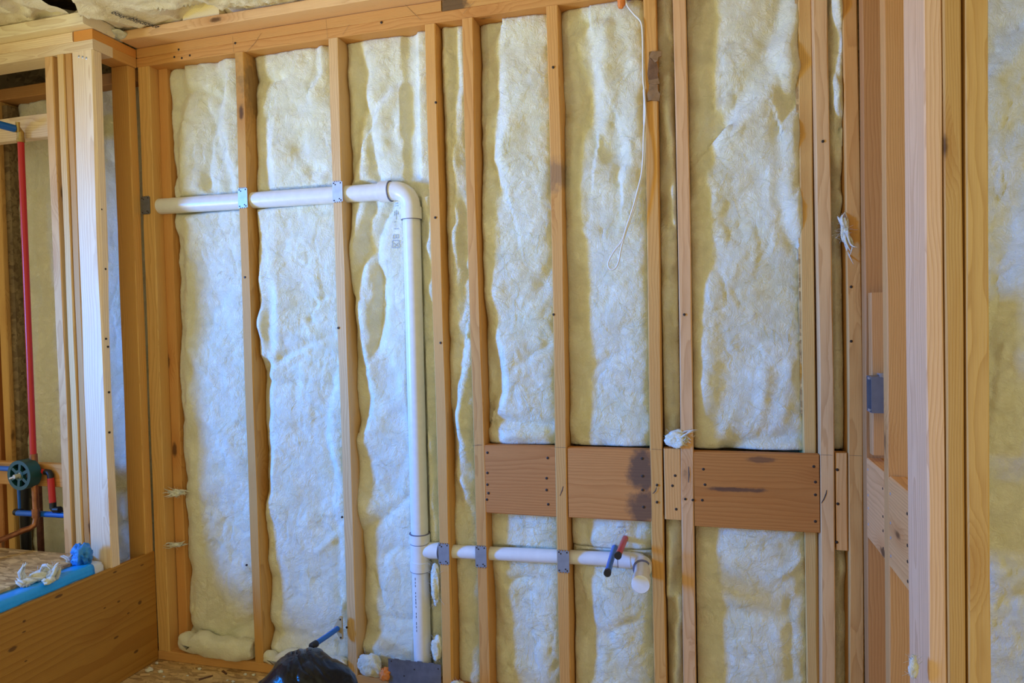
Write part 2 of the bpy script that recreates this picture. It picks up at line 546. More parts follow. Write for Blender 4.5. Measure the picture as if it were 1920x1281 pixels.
lumber(wb, 'top_plate', -3.6, -2.15, YW, YW + d, ZP - 0.05, ZP - 0.002, 'x', BROWN, label='dark brown plate in the tub alcove')
lumber(wb, 'ceiling_nailer', -2.139, 1.9, 2.172, YW + d, ZP + 0.0755, ZP + 0.112, 'x', (0.78, 0.49, 0.26), label='pinkish board laid over the top plates')
# flat blocking let in between the studs
BT, BB = 0.904, 0.667
blk = wood('pine_block', ring=0.008)
# stain sits at the right end of the second block (local Z = world X, local X = world Y, local Y = world Z)
blk2 = wood('pine_block_stained', ring=0.008, stains=[(-0.02, 0.05, 0.108, 0.05, 0.085, 0.052, 0.8, (0.07, 0.055, 0.05)), (-0.02, -0.07, 0.11, 0.05, 0.06, 0.055, 0.75, (0.07, 0.055, 0.05))])
blk4 = wood('pine_block_marked', ring=0.008, stains=[(-0.02, 0.004, -0.055, 0.05, 0.010, 0.10, 0.75, (0.06, 0.04, 0.035)), (-0.02, 0.10, 0.02, 0.05, 0.012, 0.05, 0.6, (0.08, 0.05, 0.04))])
bl = []
for (x0, x1, z0, z1, c_, m_) in ((-0.7365, -0.4865, BB, BT, (0.61, 0.26, 0.075), blk), (-0.4455, -0.1725, BB, BT - 0.002, (0.63, 0.275, 0.08), blk2),
                                 (-0.131, -0.078, BB + 0.012, BT + 0.004, (0.74, 0.40, 0.14), blk), (-0.037, 0.3315, BB - 0.006, BT - 0.004, (0.57, 0.24, 0.058), blk4),
                                 (0.378, 0.4105, 0.612, 0.908, (0.80, 0.46, 0.17), blk)):
    bl.append(lumber(wb, 'blocking', x0, x1, YW + 0.002, YW + 0.0385, z0, z1, 'x' if x1 - x0 > 0.06 else 'z', c_, mat=m_, warp=0.0005))
bl[1]['label'] = 'blocking board with dark grey stain at one end'
# nails in the blocking
for b_, pts in ((0, [(914, 849), (914, 887), (914, 909), (916, 925), (913, 937), (1027, 859), (1025, 897), (1025, 919), (1028, 946)]),
                (1, [(1204, 860), (1205, 893), (1205, 919), (1207, 951)]),
                (2, [(1266, 892), (1261, 911), (1268, 955)]),
                (3, [(1319, 880), (1322, 909), (1317, 938), (1526, 875), (1529, 904), (1529, 928), (1529, 978)]),
                (4, [(1570, 881), (1571, 945), (1569, 1017)])):
    for p in pts:
        q = at(p[0], p[1], YW + 0.002)
        nail(bl[b_], q, r=0.0046)
for k_, pts in (('F', [(1232, 910), (1232, 942)]), ('G', [(1285, 936), (1299, 938), (1283, 590)]), ('H', [(1543, 265)]), ('A', [(462, 1060), (459, 520)]), ('B', [(634, 615), (650, 1177), (641, 970)]),
                ('C', [(816, 408), (826, 643), (817, 192)]), ('E', [(1038, 590), (1037, 126)]), ('I', [(1596, 640), (1596, 538)])):
    for p in pts:
        nail(S[k_], at(p[0], p[1], YW - 0.0012), r=0.0042)
tp = [c for c in wb.children if c.name.startswith('top_plate')]
for p in ((335, 93), (327, 107), (341, 109), (356, 104), (441, 81), (715, 42)):
    nail(tp[0], at(p[0], p[1], YW - 0.0012), r=0.0045)

def mark(parent, pts, w=0.0016, y=YW - 0.0022, mat=None):
    """a felt-pen or pencil line drawn on a face of the framing"""
    P_ = [at(a, b, y) for a, b in pts]
    mb = MB(); vs = []
    for i, p in enumerate(P_):
        t = P_[min(i + 1, len(P_) - 1)] - P_[max(i - 1, 0)]
        n = np.array([-t[2], 0, t[0]]); n /= np.linalg.norm(n) + 1e-9
        k = 0.5 if i in (0, len(P_) - 1) else 1.0
        vs += [p + n * w * k, p - n * w * k]
    mb.add(vs, [(2 * i, 2 * i + 1, 2 * i + 3, 2 * i + 2) for i in range(len(P_) - 1)])
    return mb.build('pen_mark', mat or INK, parent)


mark(S['H'], [(1540, 944), (1545, 936), (1549, 926), (1550, 919)])
mark(S['F'], [(1224, 926), (1229, 921), (1231, 914)]); mark(S['F'], [(1222, 842.5), (1242, 843.5)], 0.0007)
mark(S['G'], [(1291, 875), (1292, 890), (1291, 905)]); mark(S['E'], [(1050, 930), (1054, 920), (1056, 912)])
mark(S['D'], [(886, 836), (897, 834.5), (904, 834.8)], 0.0007); mark(S['E'], [(1041, 839), (1062, 839.5)], 0.0007); mark(S['H'], [(1537, 853), (1561, 854)], 0.0007); mark(S['I'], [(1592, 854), (1616, 855)], 0.0007)
PENCIL = plain('pencil', (0.25, 0.15, 0.07), 0.8)
for a_ in ([(462, 98), (478, 80), (490, 62)], [(642, 65), (655, 46)], [(757, 6), (775, 24), (790, 38)], [(868, 26), (890, 2)], [(614, 72), (611, 36)], [(438, 100), (436, 68)]):
    mark(tp[0], a_, 0.0007, YW - 0.0030, PENCIL)

# ---------------------------------------------------------------- furred wall at the tub and the jog
wl = empty('wall_left', (-2.4, YF, 0), kind='structure')
kx = YF / 2.087
wz0 = 0.0
PW = (0.92, 0.74, 0.50)
WFLAT = wood('pine_furring', ring=0.007)
w1 = lumber(wl, 'stud', -2.413 * kx, -2.373 * kx, YF, YF + 0.089, wz0, ZP - 0.004, 'z', PINKP, warp=0.004)
w2 = lumber(wl, 'stud', -2.352 * kx, -2.320 * kx, YF - 0.002, YF + 0.089, wz0, ZP - 0.004, 'z', PALE, warp=0.001)
w3 = lumber(wl, 'stud', -2.319 * kx, -2.289 * kx, YF + 0.004, YF + 0.089, wz0, ZP - 0.004, 'z', HONEY, warp=0.001)
w4 = lumber(wl, 'stud', -2.2826 * kx, XJ - 0.003, YF, YF + 0.040, wz0, ZP - 0.004, 'z', PW, mat=WFLAT, warp=0.003, wane=0.008)
jg = lumber(wl, 'stud', -2.2255, -2.144, YW - 0.040, YW - 0.001, 0.0, ZP - 0.004, 'z', (0.74, 0.42, 0.12), warp=0.001)
lumber(wl, 'top_plate', -3.6, XJ, YF - 0.001, YF + 0.089, ZP - 0.003, ZP + 0.0355, 'x', PW, label='pale plate over the tub wall studs')
lumber(wl, 'top_plate', -3.6, -2.232, YF, YF + 0.089, ZP + 0.036, ZP + 0.073, 'x', PW)
lumber(wl, 'top_plate', -2.226, XJ, YF + 0.001, YW - 0.001, ZP + 0.036, ZP + 0.073, 'y', (0.80, 0.36, 0.09), label='orange end-grain plate of the jog')
lumber(wl, 'top_plate', -2.226, XJ + 0.0005, YF + 0.0895, YW - 0.001, ZP - 0.003, ZP + 0.0355, 'y', (0.74, 0.40, 0.13))
lumber(wl, 'ceiling_nailer', -3.6, XJ + 0.002, YF - 0.040, YF + 0.10, ZP + 0.074, ZP + 0.118, 'x', (0.94, 0.80, 0.60), label='whitish board on top of the tub wall plates')
lumber(wl, 'blocking', -3.6, -2.413 * kx - 0.002, 2.116, 2.152, 2.092, 2.182, 'x', (0.92, 0.74, 0.50))
lumber(wl, 'blocking', -3.6, -2.413 * kx - 0.002, 2.116, 2.152, 0.718, 0.808, 'x', HONEY)
lumber(wl, 'bottom_plate', -3.6, XJ - 0.003, YF + 0.041, YF + 0.089, 0, 0.038, 'x', HONEY)
for p in ((147, 106), (154, 107), (161, 108.5), (149, 152), (147, 1042 - 520), (200, 303), (197, 348)):
    pass
for p in ((148, 106), (155, 107), (162, 109)):
    nail(w4, at(p[0], p[1], YF - 0.0008), r=0.005, mat=GALV)
for z in (1.93, 1.78, 1.56, 1.30, 1.27, 1.10, 0.95):
    nail(w4, (XJ - 0.0028, YF + random.uniform(0.012, 0.028), z), normal='x', r=0.0042)

# ---------------------------------------------------------------- right partition
wr = empty('wall_right', (XR, 1.95, 0), kind='structure')
lumber(wr, 'stud', XR, XR + 0.089, 2.200, 2.243, 0.038, ZP, 'z', BROWN, warp=0.001)
lumber(wr, 'cripple_stud', XR + 0.004, XR + 0.089, 2.140, 2.175, 0.925, 1.385, 'z', (0.66, 0.35, 0.13), warp=0.0, label='short cripple stud carrying the box')
lumber(wr, 'stud', XR, XR + 0.089, 1.954, 1.996, 0.038, ZP, 'z', (0.70, 0.37, 0.14), warp=0.001)
lumber(wr, 'stud', XR - 0.004, XR + 0.029, 1.612, 1.760, 0.0, 2.5, 'z', (0.97, 0.66, 0.39), warp=0.001, label='pale stud at the end of the partition')
lumber(wr, 'stud', XR + 0.030, XR + 0.0625, 1.609, 1.757, 0.0, 2.5, 'z', OLIVE, warp=0.0008)
lumber(wr, 'stud', XR + 0.069, XR + 0.1095, 1.609, 1.757, 0.0, 2.5, 'z', OLIVE, warp=0.0015)
rb1 = lumber(wr, 'blocking', XR + 0.001, XR + 0.039, 1.998, 2.198, 0.672, 0.906, 'y', (0.82, 0.43, 0.175), mat=blk, warp=0.0005)
rb2 = lumber(wr, 'blocking', XR + 0.001, XR + 0.039, 1.762, 1.952, 0.672, 0.906, 'y', (0.82, 0.43, 0.175), mat=blk, warp=0.0005)
lumber(wr, 'bottom_plate', XR, XR + 0.089, 1.760, 2.199, 0, 0.038, 'y', HONEY)
lumber(wr, 'top_plate', XR, XR + 0.089, 1.609, 2.245, ZP + 0.001, ZP + 0.037, 'y', HONEY)
for z in (0.875, 0.80, 0.762, 0.715):
    nail(rb1, (XR + 0.001, 2.183, z), normal='-x', r=0.0042, mat=GALV)
    nail(rb1, (XR + 0.001, 2.012, z - 0.015), normal='-x', r=0.004)
    nail(rb2, (XR + 0.001, 1.935, z - 0.01), normal='-x', r=0.004, mat=GALV)
    nail(rb2, (XR + 0.001, 1.785, z - 0.02), normal='-x', r=0.004)

# ---------------------------------------------------------------- ceiling: sagging kraft-faced sheets
ceil_ = empty('ceiling', (-1.6, 1.6, 2.5), kind='structure')


def ceil_h(x, y):
    z = 2.492 + 0.0 * x
    z = z - 0.030 * np.exp(-((x + 2.02) / 0.30) ** 2 - ((y - 2.02) / 0.28) ** 2)          # hangs low in the corner
    z = z - 0.020 * np.exp(-((x + 2.9) / 0.4) ** 2 - ((y - 1.85) / 0.3) ** 2)
    s_ = x * 0.80 + y * 0.60
    t_ = -x * 0.60 + y * 0.80
    wv = vnoise(x, y, 0.22, 5) * 0.10
    rid = 1 - np.abs(vnoise(s_ * 0.35 + wv, t_ + wv, 0.075, 11))
    calm = 1 - 0.75 * np.exp(-((x + 1.99) / 0.13) ** 2 - ((y - 2.10) / 0.12) ** 2)
    z = z - 0.026 * calm * (rid ** 3 - 0.4)
    rid2 = 1 - np.abs(vnoise(s_ * 0.4, t_ * 1.0 + wv, 0.032, 12))
    z = z - 0.012 * calm ** 2 * (rid2 ** 3 - 0.4)
    z = z + 0.012 * vnoise(x, y, 0.3, 13)
    z = z + 0.050 * np.exp(-((x + 1.77) / 0.10) ** 4) * np.clip((y - 2.06) / 0.10, 0, 1)      # lifted where a joist end shows
    return z


def sheet(name, x0, x1, y0, y1, dz, nx, ny, cut=None, label=None):
    X, Y = np.meshgrid(np.linspace(x0, x1, nx), np.linspace(y0, y1, ny))
    if cut is not None:
        X = X + cut(Y) * np.clip((X - x0) / (x1 - x0), 0, 1) if label != 'r' else X + cut(Y) * np.clip((x1 - X) / (x1 - x0), 0, 1)
    Z = ceil_h(X, Y) + dz
    Z = np.where((Y > 2.16) | ((Y > 2.0) & (X < -2.13)), np.maximum(Z, 2.486), Z)
    v = np.stack([X.ravel(), Y.ravel(), Z.ravel()], 1)
    i = np.arange(nx * ny).reshape(ny, nx)
    f = np.stack([i[:-1, :-1].ravel(), i[1:, :-1].ravel(), i[1:, 1:].ravel(), i[:-1, 1:].ravel()], 1)
    return mesh_obj(name, v, f, KRAFT, ceil_, smooth=True)


# first sheet left of the tear, second one right of it; the gap shows the dark cavity
sheet('kraft_sheet', -3.8, -2.150, 0.6, 2.18, 0.0, 170, 170, cut=lambda y: -0.14 * np.clip(2.05 - y, 0, 0.25) + 0.003 * np.sin(y * 40))
sheet('kraft_sheet', -2.165, 0.6, 0.6, 2.30, -0.004, 280, 190, cut=lambda y: 0.62 * np.clip(2.046 - y, 0, 0.2) + 0.002 * np.sin(y * 40), label='r')
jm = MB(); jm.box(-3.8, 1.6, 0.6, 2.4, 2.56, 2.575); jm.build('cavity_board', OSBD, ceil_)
lumber(ceil_, 'joist', -1.86, -1.70, 2.185, 2.39, 2.479, 2.553, 'y', (0.95, 0.84, 0.60), warp=0.0)


def text_mesh(body, size):
    cu = bpy.data.curves.new('t', 'FONT')
    cu.body = body; cu.size = size; cu.resolution_u = 3
    cu.offset = size * 0.02
    o = bpy.data.objects.new('t', cu)
    COL.objects.link(o)
    dg = bpy.context.evaluated_depsgraph_get()
    me = bpy.data.meshes.new_from_object(o.evaluated_get(dg))
    v = np.array([p.co[:] for p in me.vertices]); f = [tuple(p.vertices) for p in me.polygons]
    bpy.data.objects.remove(o); bpy.data.curves.remove(cu); bpy.data.meshes.remove(me)
    return v, f


def subdiv_text(v, f, maxl):
    bm = bmesh.new()
    vs = [bm.verts.new(p) for p in v]
    for q in f:
        try: bm.faces.new([vs[i] for i in q])
        except ValueError: pass
    bmesh.ops.triangulate(bm, faces=bm.faces[:])
    for _ in range(3):
        ed = [e for e in bm.edges if e.calc_length() > maxl]
        if not ed: break
        bmesh.ops.subdivide_edges(bm, edges=ed, cuts=1)
        bmesh.ops.triangulate(bm, faces=bm.faces[:])
    bm.verts.index_update()
    vv = np.array([p.co[:] for p in bm.verts]); ff = [tuple(x.index for x in q.verts) for q in bm.faces]
    bm.free()
    return vv, ff


tv, tf = subdiv_text(*text_mesh('oork-applications', 0.03), 0.010)


p0 = at_z(212, 12, 2.48); p1 = at_z(299, 44, 2.48)
ux = (p1 - p0)[:2]; ln = np.linalg.norm(ux); ux /= ln
uy = np.array([-ux[1], ux[0]])
if uy[1] < 0: pass
tw = tv[:, 0].max()
pos = p0[:2] + np.outer(tv[:, 0] * ln / tw, ux) + np.outer(tv[:, 1] * 1.45, uy * (1 if (CP[:2] - p0[:2]) @ uy < 0 else -1))
tz = ceil_h(pos[:, 0], pos[:, 1]) - 0.004 - 0.0055
mesh_obj('printed_words', np.column_stack([pos, tz]), tf, INK, ceil_)

# ---------------------------------------------------------------- insulation batts
_rngw = np.random.default_rng(99)


def seg_dist(X, Z, pts):
    """distance to a polyline and signed side (positive = left of the walking direction)"""
    best = np.full(X.shape, 9.0); side = np.zeros(X.shape)
    for (ax, az), (bx, bz) in zip(pts[:-1], pts[1:]):
        ex, ez = bx - ax, bz - az
        l2 = ex * ex + ez * ez + 1e-12
        t = np.clip(((X - ax) * ex + (Z - az) * ez) / l2, 0, 1)
        dx, dz = X - ax - t * ex, Z - az - t * ez
        dd = np.hypot(dx, dz)
        sd = np.sign(-ez * (X - ax) + ex * (Z - az))
        m = dd < best
        best = np.where(m, dd, best); side = np.where(m, sd, side)
    return best, side


def smooth01(t):
    t = np.clip(t, 0, 1)
    return t * t * (3 - 2 * t)


BATT_SURF = {}


def batt(label, x0, x1, z0, z1, seed, feats=(), front=0.046, edge=0.018, parent=None, name='insulation_batt', group=None, mat=None, step=0.0058, amp=1.0, rag=0.012, wisps=150, round_=0.045, pipes=()):
    """a sheet of glass wool pressed into a bay: a relief over the bay with folds, creases and lumps"""
    nx = max(10, int((x1 - x0) / step)); nz = max(10, int((z1 - z0) / step))
    X, Z = np.meshgrid(np.linspace(x0, x1, nx + 1), np.linspace(z0, z1, nz + 1))
    # domain warp
    wx = X + 0.035 * vnoise(X, Z, 0.11, seed + 1) + 0.010 * vnoise(X, Z, 0.03, seed + 2)
    wz = Z + 0.035 * vnoise(X, Z, 0.11, seed + 3) + 0.010 * vnoise(X, Z, 0.03, seed + 4)
    h = np.zeros_like(X)
    h += amp * 0.011 * vnoise(wx, wz * 0.45, 0.13, seed + 5)
    h += amp * 0.0030 * vnoise(wx, wz * 0.7, 0.05, seed + 6)
    rid = 1 - np.abs(vnoise(wx, wz * 0.5, 0.05, seed + 7)) * 1.6
    msk = smooth01(vnoise(X, Z, 0.2, seed + 8) * 1.5 + 0.4)
    h -= amp * 0.0045 * np.clip(rid, 0, 1) ** 4 * msk
    h += amp * 0.0013 * vnoise(wx, wz * 0.8, 0.019, seed + 9)
    h += amp * 0.0009 * vnoise(wx * 0.7, wz * 1.1, 0.0095, seed + 10)
    # edges dive back between the studs
    ex = np.minimum(X - x0, x1 - X) + rag * vnoise(X * 0 + 1, Z, 0.07, seed + 11) * 0.8
    ez = np.minimum(Z - z0, z1 - Z)
    h -= edge * np.exp(-np.clip(ex, 0, 9) / (round_ * 0.45)) + edge * 0.2 * np.exp(-np.clip(ez, 0, 9) / (round_ * 0.30))
    h -= 0.02 * np.clip(-ex, 0, 0.02) / 0.02
    for ft in feats:
        k_ = ft[0]
        if k_ == 'b':
            _, a, rx, rz, cx, cy = ft
            c = at(cx, cy, 2.295)
            h += a / 1000 * np.exp(-((X - c[0]) / (rx / 500)) ** 2 - ((Z - c[2]) / (rz / 530)) ** 2)
            continue
        _, a, w, pts = ft
        P = [(lambda q: (q[0], q[2]))(at(px_, py_, 2.295)) for px_, py_ in pts]
        # make folds less ruler-straight
        dd, sd = seg_dist(X + 0.006 * vnoise(X, Z, 0.05, seed + 21), Z + 0.006 * vnoise(X, Z, 0.05, seed + 22), P)
        w = w / 500 * 1.5
        a = a * (0.72 + 0.4 * vnoise(X, Z, 0.09, seed + 23)) if k_ != 'v' else a
        if k_ == 'v':
            h -= a / 1000 * np.exp(-(dd / w * 1.4)) * 0.5 + a / 1000 * np.exp(-(dd / (w * 1.3)) ** 2) * 0.6
        elif k_ == 'r':
            h += a / 1000 * np.exp(-(dd / w) ** 2)
        elif k_ == 's':
            s_ = dd * sd
            # only along the line: fade out past its ends
            (ax, az), (bx, bz) = P[0], P[-1]
            fa = smooth01(1.4 - np.minimum(np.hypot(X - ax, Z - az), 9) * 0) 
            up = smooth01((s_ + w * 0.9) / (w * 2.4)) * np.exp(-np.clip(s_ - w, 0, 9) / (w * 6))
            near = np.exp(-(np.clip(dd - 0.0, 0, 9) / (w * 9)) ** 2)
            h += a / 1000 * up * near
            h -= a / 1000 * 0.45 * np.exp(-((s_ + w * 0.9) / (w * 0.9)) ** 2) * near
    h = np.minimum(h, front + 0.020)
    ysurf = YW + front - h
    for (kind, a, r) in pipes:                    # pressed back by the pipes in the bay
        if kind == 'x':       # pipe along X at height a, in front plane
            q = np.abs(Z - a)
        else:
            q = np.abs(X - a)
        lim = 2.285 + np.sqrt(np.clip((r + 0.006) ** 2 - q ** 2, 0, 1))
        ysurf = np.where(q < r + 0.006, np.maximum(ysurf, lim), np.maximum(ysurf, 2.285 - 0.02 + 0.9 * np.clip(r + 0.03 - q, -1, 0.03)))
    ysurf = np.minimum(ysurf, YW + 0.138)
    n_ = (nx + 1) * (nz + 1)
    v = np.stack([X.ravel(), ysurf.ravel(), Z.ravel()], 1)
    i = np.arange(n_).reshape(nz + 1, nx + 1)
    f = np.stack([i[:-1, :-1].ravel(), i[:-1, 1:].ravel(), i[1:, 1:].ravel(), i[1:, :-1].ravel()], 1).tolist()
    # rim back to the sheathing: gives the batt its thickness
    rim = np.concatenate([i[0, :], i[1:, -1], i[-1, -2::-1], i[-2:0:-1, 0]])
    bv = v[rim].copy(); bv[:, 1] = YW + 0.141
    b0 = len(v)
    v = np.vstack([v, bv])
    m = len(rim)
    f += [(int(rim[k]), b0 + k, b0 + (k + 1) % m, int(rim[(k + 1) % m])) for k in range(m)]
    o = mesh_obj(name, v, f, mat or FIBER, parent, origin=((x0 + x1) / 2, YW + 0.07, z0), smooth=True)
    if parent is None:
        tag(o, label, 'insulation', group)
    BATT_SURF[label] = (x0, x1, z0, z1, nx, nz, ysurf)
    if wisps:
        wisp(o, x0 + 0.012, x1 - 0.012, z0 + 0.02, z1 - 0.02, lambda a, b: surf_y(label, a, b), int(wisps * 1.0))
    return o


def surf_y(label, x, z):
    x0, x1, z0, z1, nx, nz, ys = BATT_SURF[label]
    u = np.clip((np.asarray(x) - x0) / (x1 - x0) * nx, 0, nx - 1e-6); w = np.clip((np.asarray(z) - z0) / (z1 - z0) * nz, 0, nz - 1e-6)
    iu = np.floor(u).astype(int); iw = np.floor(w).astype(int); fu = u - iu; fw = w - iw
    return (ys[iw, iu] * (1 - fu) + ys[iw, iu + 1] * fu) * (1 - fw) + (ys[iw + 1, iu] * (1 - fu) + ys[iw + 1, iu + 1] * fu) * fw


def wisp(parent, x0, x1, z0, z1, fy, n, rad=0.00048):
    """stray fibres lying on the wool, one stuff part"""
    mb = MB()
    for _ in range(n):
        x = _rngw.uniform(x0, x1); z = _rngw.uniform(z0, z1)
        a = _rngw.uniform(0, 6.28); L = _rngw.uniform(0.02, 0.075); cur = _rngw.uniform(-1.6, 1.6)
        pts = []
        for k in range(7):
            t = k / 6
            lift = 0.0008 + 0.004 * math.sin(math.pi * t) * _rngw.uniform(0.3, 1)
            xx = min(max(x, x0 - 0.01), x1 + 0.01)
            pts.append((xx, float(fy(xx, z)) - lift, z))
            x += math.cos(a) * L / 6; z += math.sin(a) * L / 6; a += cur / 6
        mb.tube(pts, rad, n=3, caps=False)
    o = mb.build('loose_fibers', FIBER, parent)
    o['kind'] = 'stuff'
    return o


SE = 0.0395
VR = [('x', 1.82, 0.032)]
bay = lambda a, b: (SX[a] + SE + 0.0015, SX[b] - 0.0015)
batt('white insulation batt in the first bay by the corner studs, fat roll down its edge', -2.036, SX['A'] - 0.0015, 0.04, ZP - 0.001, 100, [
    ('s', 26, 8, [(348, 130), (347, 180), (336, 260), (338, 330), (348, 380), (346, 460), (343, 560), (349, 700), (348, 900)]),
    ('v', 14, 6, [(345, 176), (375, 168), (412, 182), (420, 150)]),
    ('s', 22, 7, [(410, 108), (424, 160), (414, 240), (438, 345), (446, 368)]),
    ('v', 10, 6, [(386, 190), (402, 235), (398, 262), (393, 330), (400, 360)]),
    ('b', -14, 9, 22, 390, 345), ('b', -8, 20, 60, 385, 235), ('b', 10, 20, 60, 372, 250),
    ('s', 34, 9, [(478, 1178), (446, 1198), (420, 1214), (385, 1205), (338, 1186)]),
    ('v', 22, 5, [(362, 1202), (366, 1215), (360, 1224)]),
    ('v', 9, 7, [(352, 860), (350, 1000), (356, 1130)]),
], pipes=VR)
batt('white insulation batt in the second bay, with a level crease at mid-height', *bay('A', 'B'), 0.04, ZP - 0.001, 200, [
    ('s', 30, 8, [(505, 228), (502, 300), (512, 380), (508, 470), (514, 560), (516, 640), (503, 720), (503, 800), (507, 900), (482, 980)]),
    ('r', 14, 9, [(490, 200), (490, 260), (488, 330), (495, 380)]), ('r', 44, 13, [(498, 400), (499, 520), (497, 610), (500, 660)]),
    ('v', 16, 7, [(470, 145), (495, 152), (512, 150), (525, 148)]),
    ('s', 18, 5, [(597, 84), (600, 140), (588, 166)]),
    ('v', 8, 4, [(505, 714), (560, 716), (628, 722)]),
    ('b', -16, 14, 20, 563, 280), ('b', -15, 14, 13, 585, 318), ('b', -12, 9, 9, 603, 318), ('b', -8, 12, 10, 557, 205), ('b', -8, 10, 12, 575, 115),
    ('b', -14, 7, 7, 604, 560), ('b', -12, 8, 8, 583, 600), ('b', -8, 6, 6, 592, 570),
    ('v', 8, 5, [(518, 685), (545, 658), (580, 652), (606, 662)]), ('v', 6, 4, [(530, 670), (590, 640), (622, 628)]), ('v', 6, 4, [(540, 690), (575, 672), (600, 690)]),
    ('s', 20, 6, [(630, 700), (616, 790), (624, 860), (632, 905), (626, 935), (640, 1000), (640, 1120)]),
    ('r', 14, 6, [(634, 1004), (612, 1022), (598, 1034)]), ('b', -12, 26, 60, 605, 960), ('b', -10, 30, 50, 600, 1090),
    ('s', 26, 8, [(655, 1222), (600, 1214), (555, 1202), (498, 1196)]),
    ('b', -10, 22, 8, 600, 395),
], pipes=VR)
batt('white insulation batt behind the tall plastic stack, heavily rucked', *bay('B', 'C'), 0.04, ZP - 0.001, 300, [
    ('v', 24, 8, [(662, 90), (680, 135), (676, 185), (690, 225), (700, 280), (712, 345)]),
    ('v', 16, 6, [(676, 190), (668, 240), (662, 300), (655, 330)]),
    ('s', 18, 7, [(770, 150), (735, 165), (712, 200), (700, 225)]),
    ('b', -12, 16, 14, 745, 268), ('b', -12, 14, 22, 735, 225), ('b', -8, 12, 18, 757, 305), ('b', 10, 12, 30, 745, 240),
    ('v', 26, 8, [(700, 380), (690, 430), (686, 470), (668, 520), (652, 560)]),
    ('v', 26, 8, [(733, 380), (714, 430), (700, 470), (712, 520), (716, 570), (710, 610), (708, 650)]),
    ('r', 30, 12, [(684, 400), (664, 460), (656, 530)]), ('b', 26, 16, 50, 662, 930), ('r', 18, 13, [(694, 490), (690, 560), (682, 600)]),
    ('s', 30, 8, [(656, 560), (664, 620), (680, 680), (692, 740), (690, 780), (672, 810)]),
    ('v', 12, 6, [(675, 1000), (710, 975), (745, 955), (765, 930)]), ('b', 24, 24, 30, 680, 955), ('b', -14, 16, 20, 735, 915),
    ('v', 9, 5, [(700, 1080), (712, 1110), (720, 1140)]), ('v', 9, 5, [(722, 1040), (745, 1025), (765, 1030)]),
    ('v', 10, 6, [(670, 1170), (720, 1160), (770, 1165)]), ('s', 20, 8, [(770, 1195), (720, 1192), (685, 1200)]), ('b', -18, 14, 60, 680, 1100),
    ('v', 12, 6, [(792, 420), (798, 520), (800, 640)]), ('r', 26, 7, [(800, 360), (806, 430), (810, 500), (812, 560)]), ('r', 24, 6, [(806, 820), (812, 900), (814, 960), (816, 1010)]),
], pipes=VR + [('z', -1.0, 0.032)])
batt('narrow strip of insulation between two close studs beside the stack', *bay('C', 'D'), 0.04, ZP - 0.001, 400, [
    ('v', 18, 5, [(845, 60), (852, 160), (846, 300), (852, 420)]), ('v', 14, 5, [(868, 380), (873, 460), (868, 600)]),
    ('s', 18, 6, [(876, 640), (866, 720), (858, 780), (856, 870), (872, 960)]),
    ('r', 26, 8, [(836, 50), (840, 120), (850, 220), (846, 330), (856, 430), (862, 560), (868, 600)]), ('r', 18, 5, [(862, 60), (868, 200)]), ('r', 20, 7, [(872, 690), (866, 780), (868, 900)]),
], round_=0.03)
batt('insulation batt above the header blocks, next to the narrow strip', *bay('D', 'E'), BT + 0.001, ZP - 0.001, 500, [
    ('s', 28, 9, [(935, 60), (922, 100), (940, 165), (946, 190), (936, 260), (932, 300), (945, 345)]),
    ('b', 30, 26, 110, 903, 455), ('b', -12, 18, 40, 915, 150), ('v', 10, 6, [(900, 250), (915, 200), (925, 180)]),
    ('s', 26, 8, [(902, 560), (918, 610), (930, 660), (940, 700), (942, 735), (930, 765)]),
    ('v', 18, 6, [(918, 800), (940, 788), (985, 792), (1036, 798)]), ('b', 16, 60, 14, 975, 815), ('v', 10, 6, [(1010, 545), (1025, 520), (1034, 490)]),
    ('v', 7, 5, [(965, 690), (1005, 660), (1030, 640)]),
])
GREYST = fiberglass('glass_wool_smudged', (0.86, 0.845, 0.70), (0.83, 0.79, 0.56), stains=[])
batt('insulation batt above the header blocks, behind the hanging cable', *bay('E', 'F'), BT + 0.001, ZP - 0.001, 600, [
    ('s', 22, 9, [(1112, 60), (1124, 120), (1128, 180), (1122, 240)]), ('b', -28, 30, 45, 1085, 190), ('b', -26, 22, 26, 1150, 285), ('b', -14, 26, 30, 1175, 140),
    ('s', 18, 6, [(1160, 230), (1172, 262), (1172, 300), (1168, 340)]), ('v', 10, 6, [(1085, 60), (1110, 40), (1150, 30)]),
    ('v', 8, 5, [(1168, 612), (1190, 606), (1212, 600)]), ('v', 9, 6, [(1075, 680), (1110, 690), (1160, 660)]), ('b', -10, 12, 60, 1080, 560), ('r', 10, 9, [(1135, 60), (1140, 160), (1135, 240)]),
])
batt('thin sliver of insulation between the paired studs, above the blocks', *bay('F', 'G'), BT + 0.005, ZP - 0.001, 700, [
    ('v', 12, 5, [(1250, 0), (1248, 120), (1252, 260), (1258, 420)]), ('v', 12, 5, [(1262, 500), (1258, 640), (1264, 760)]), ('r', 44, 6, [(1248, -5), (1251, 60)]), ('r', 46, 8, [(1250, 150), (1253, 230), (1262, 300), (1266, 420)])], round_=0.03, wisps=15)
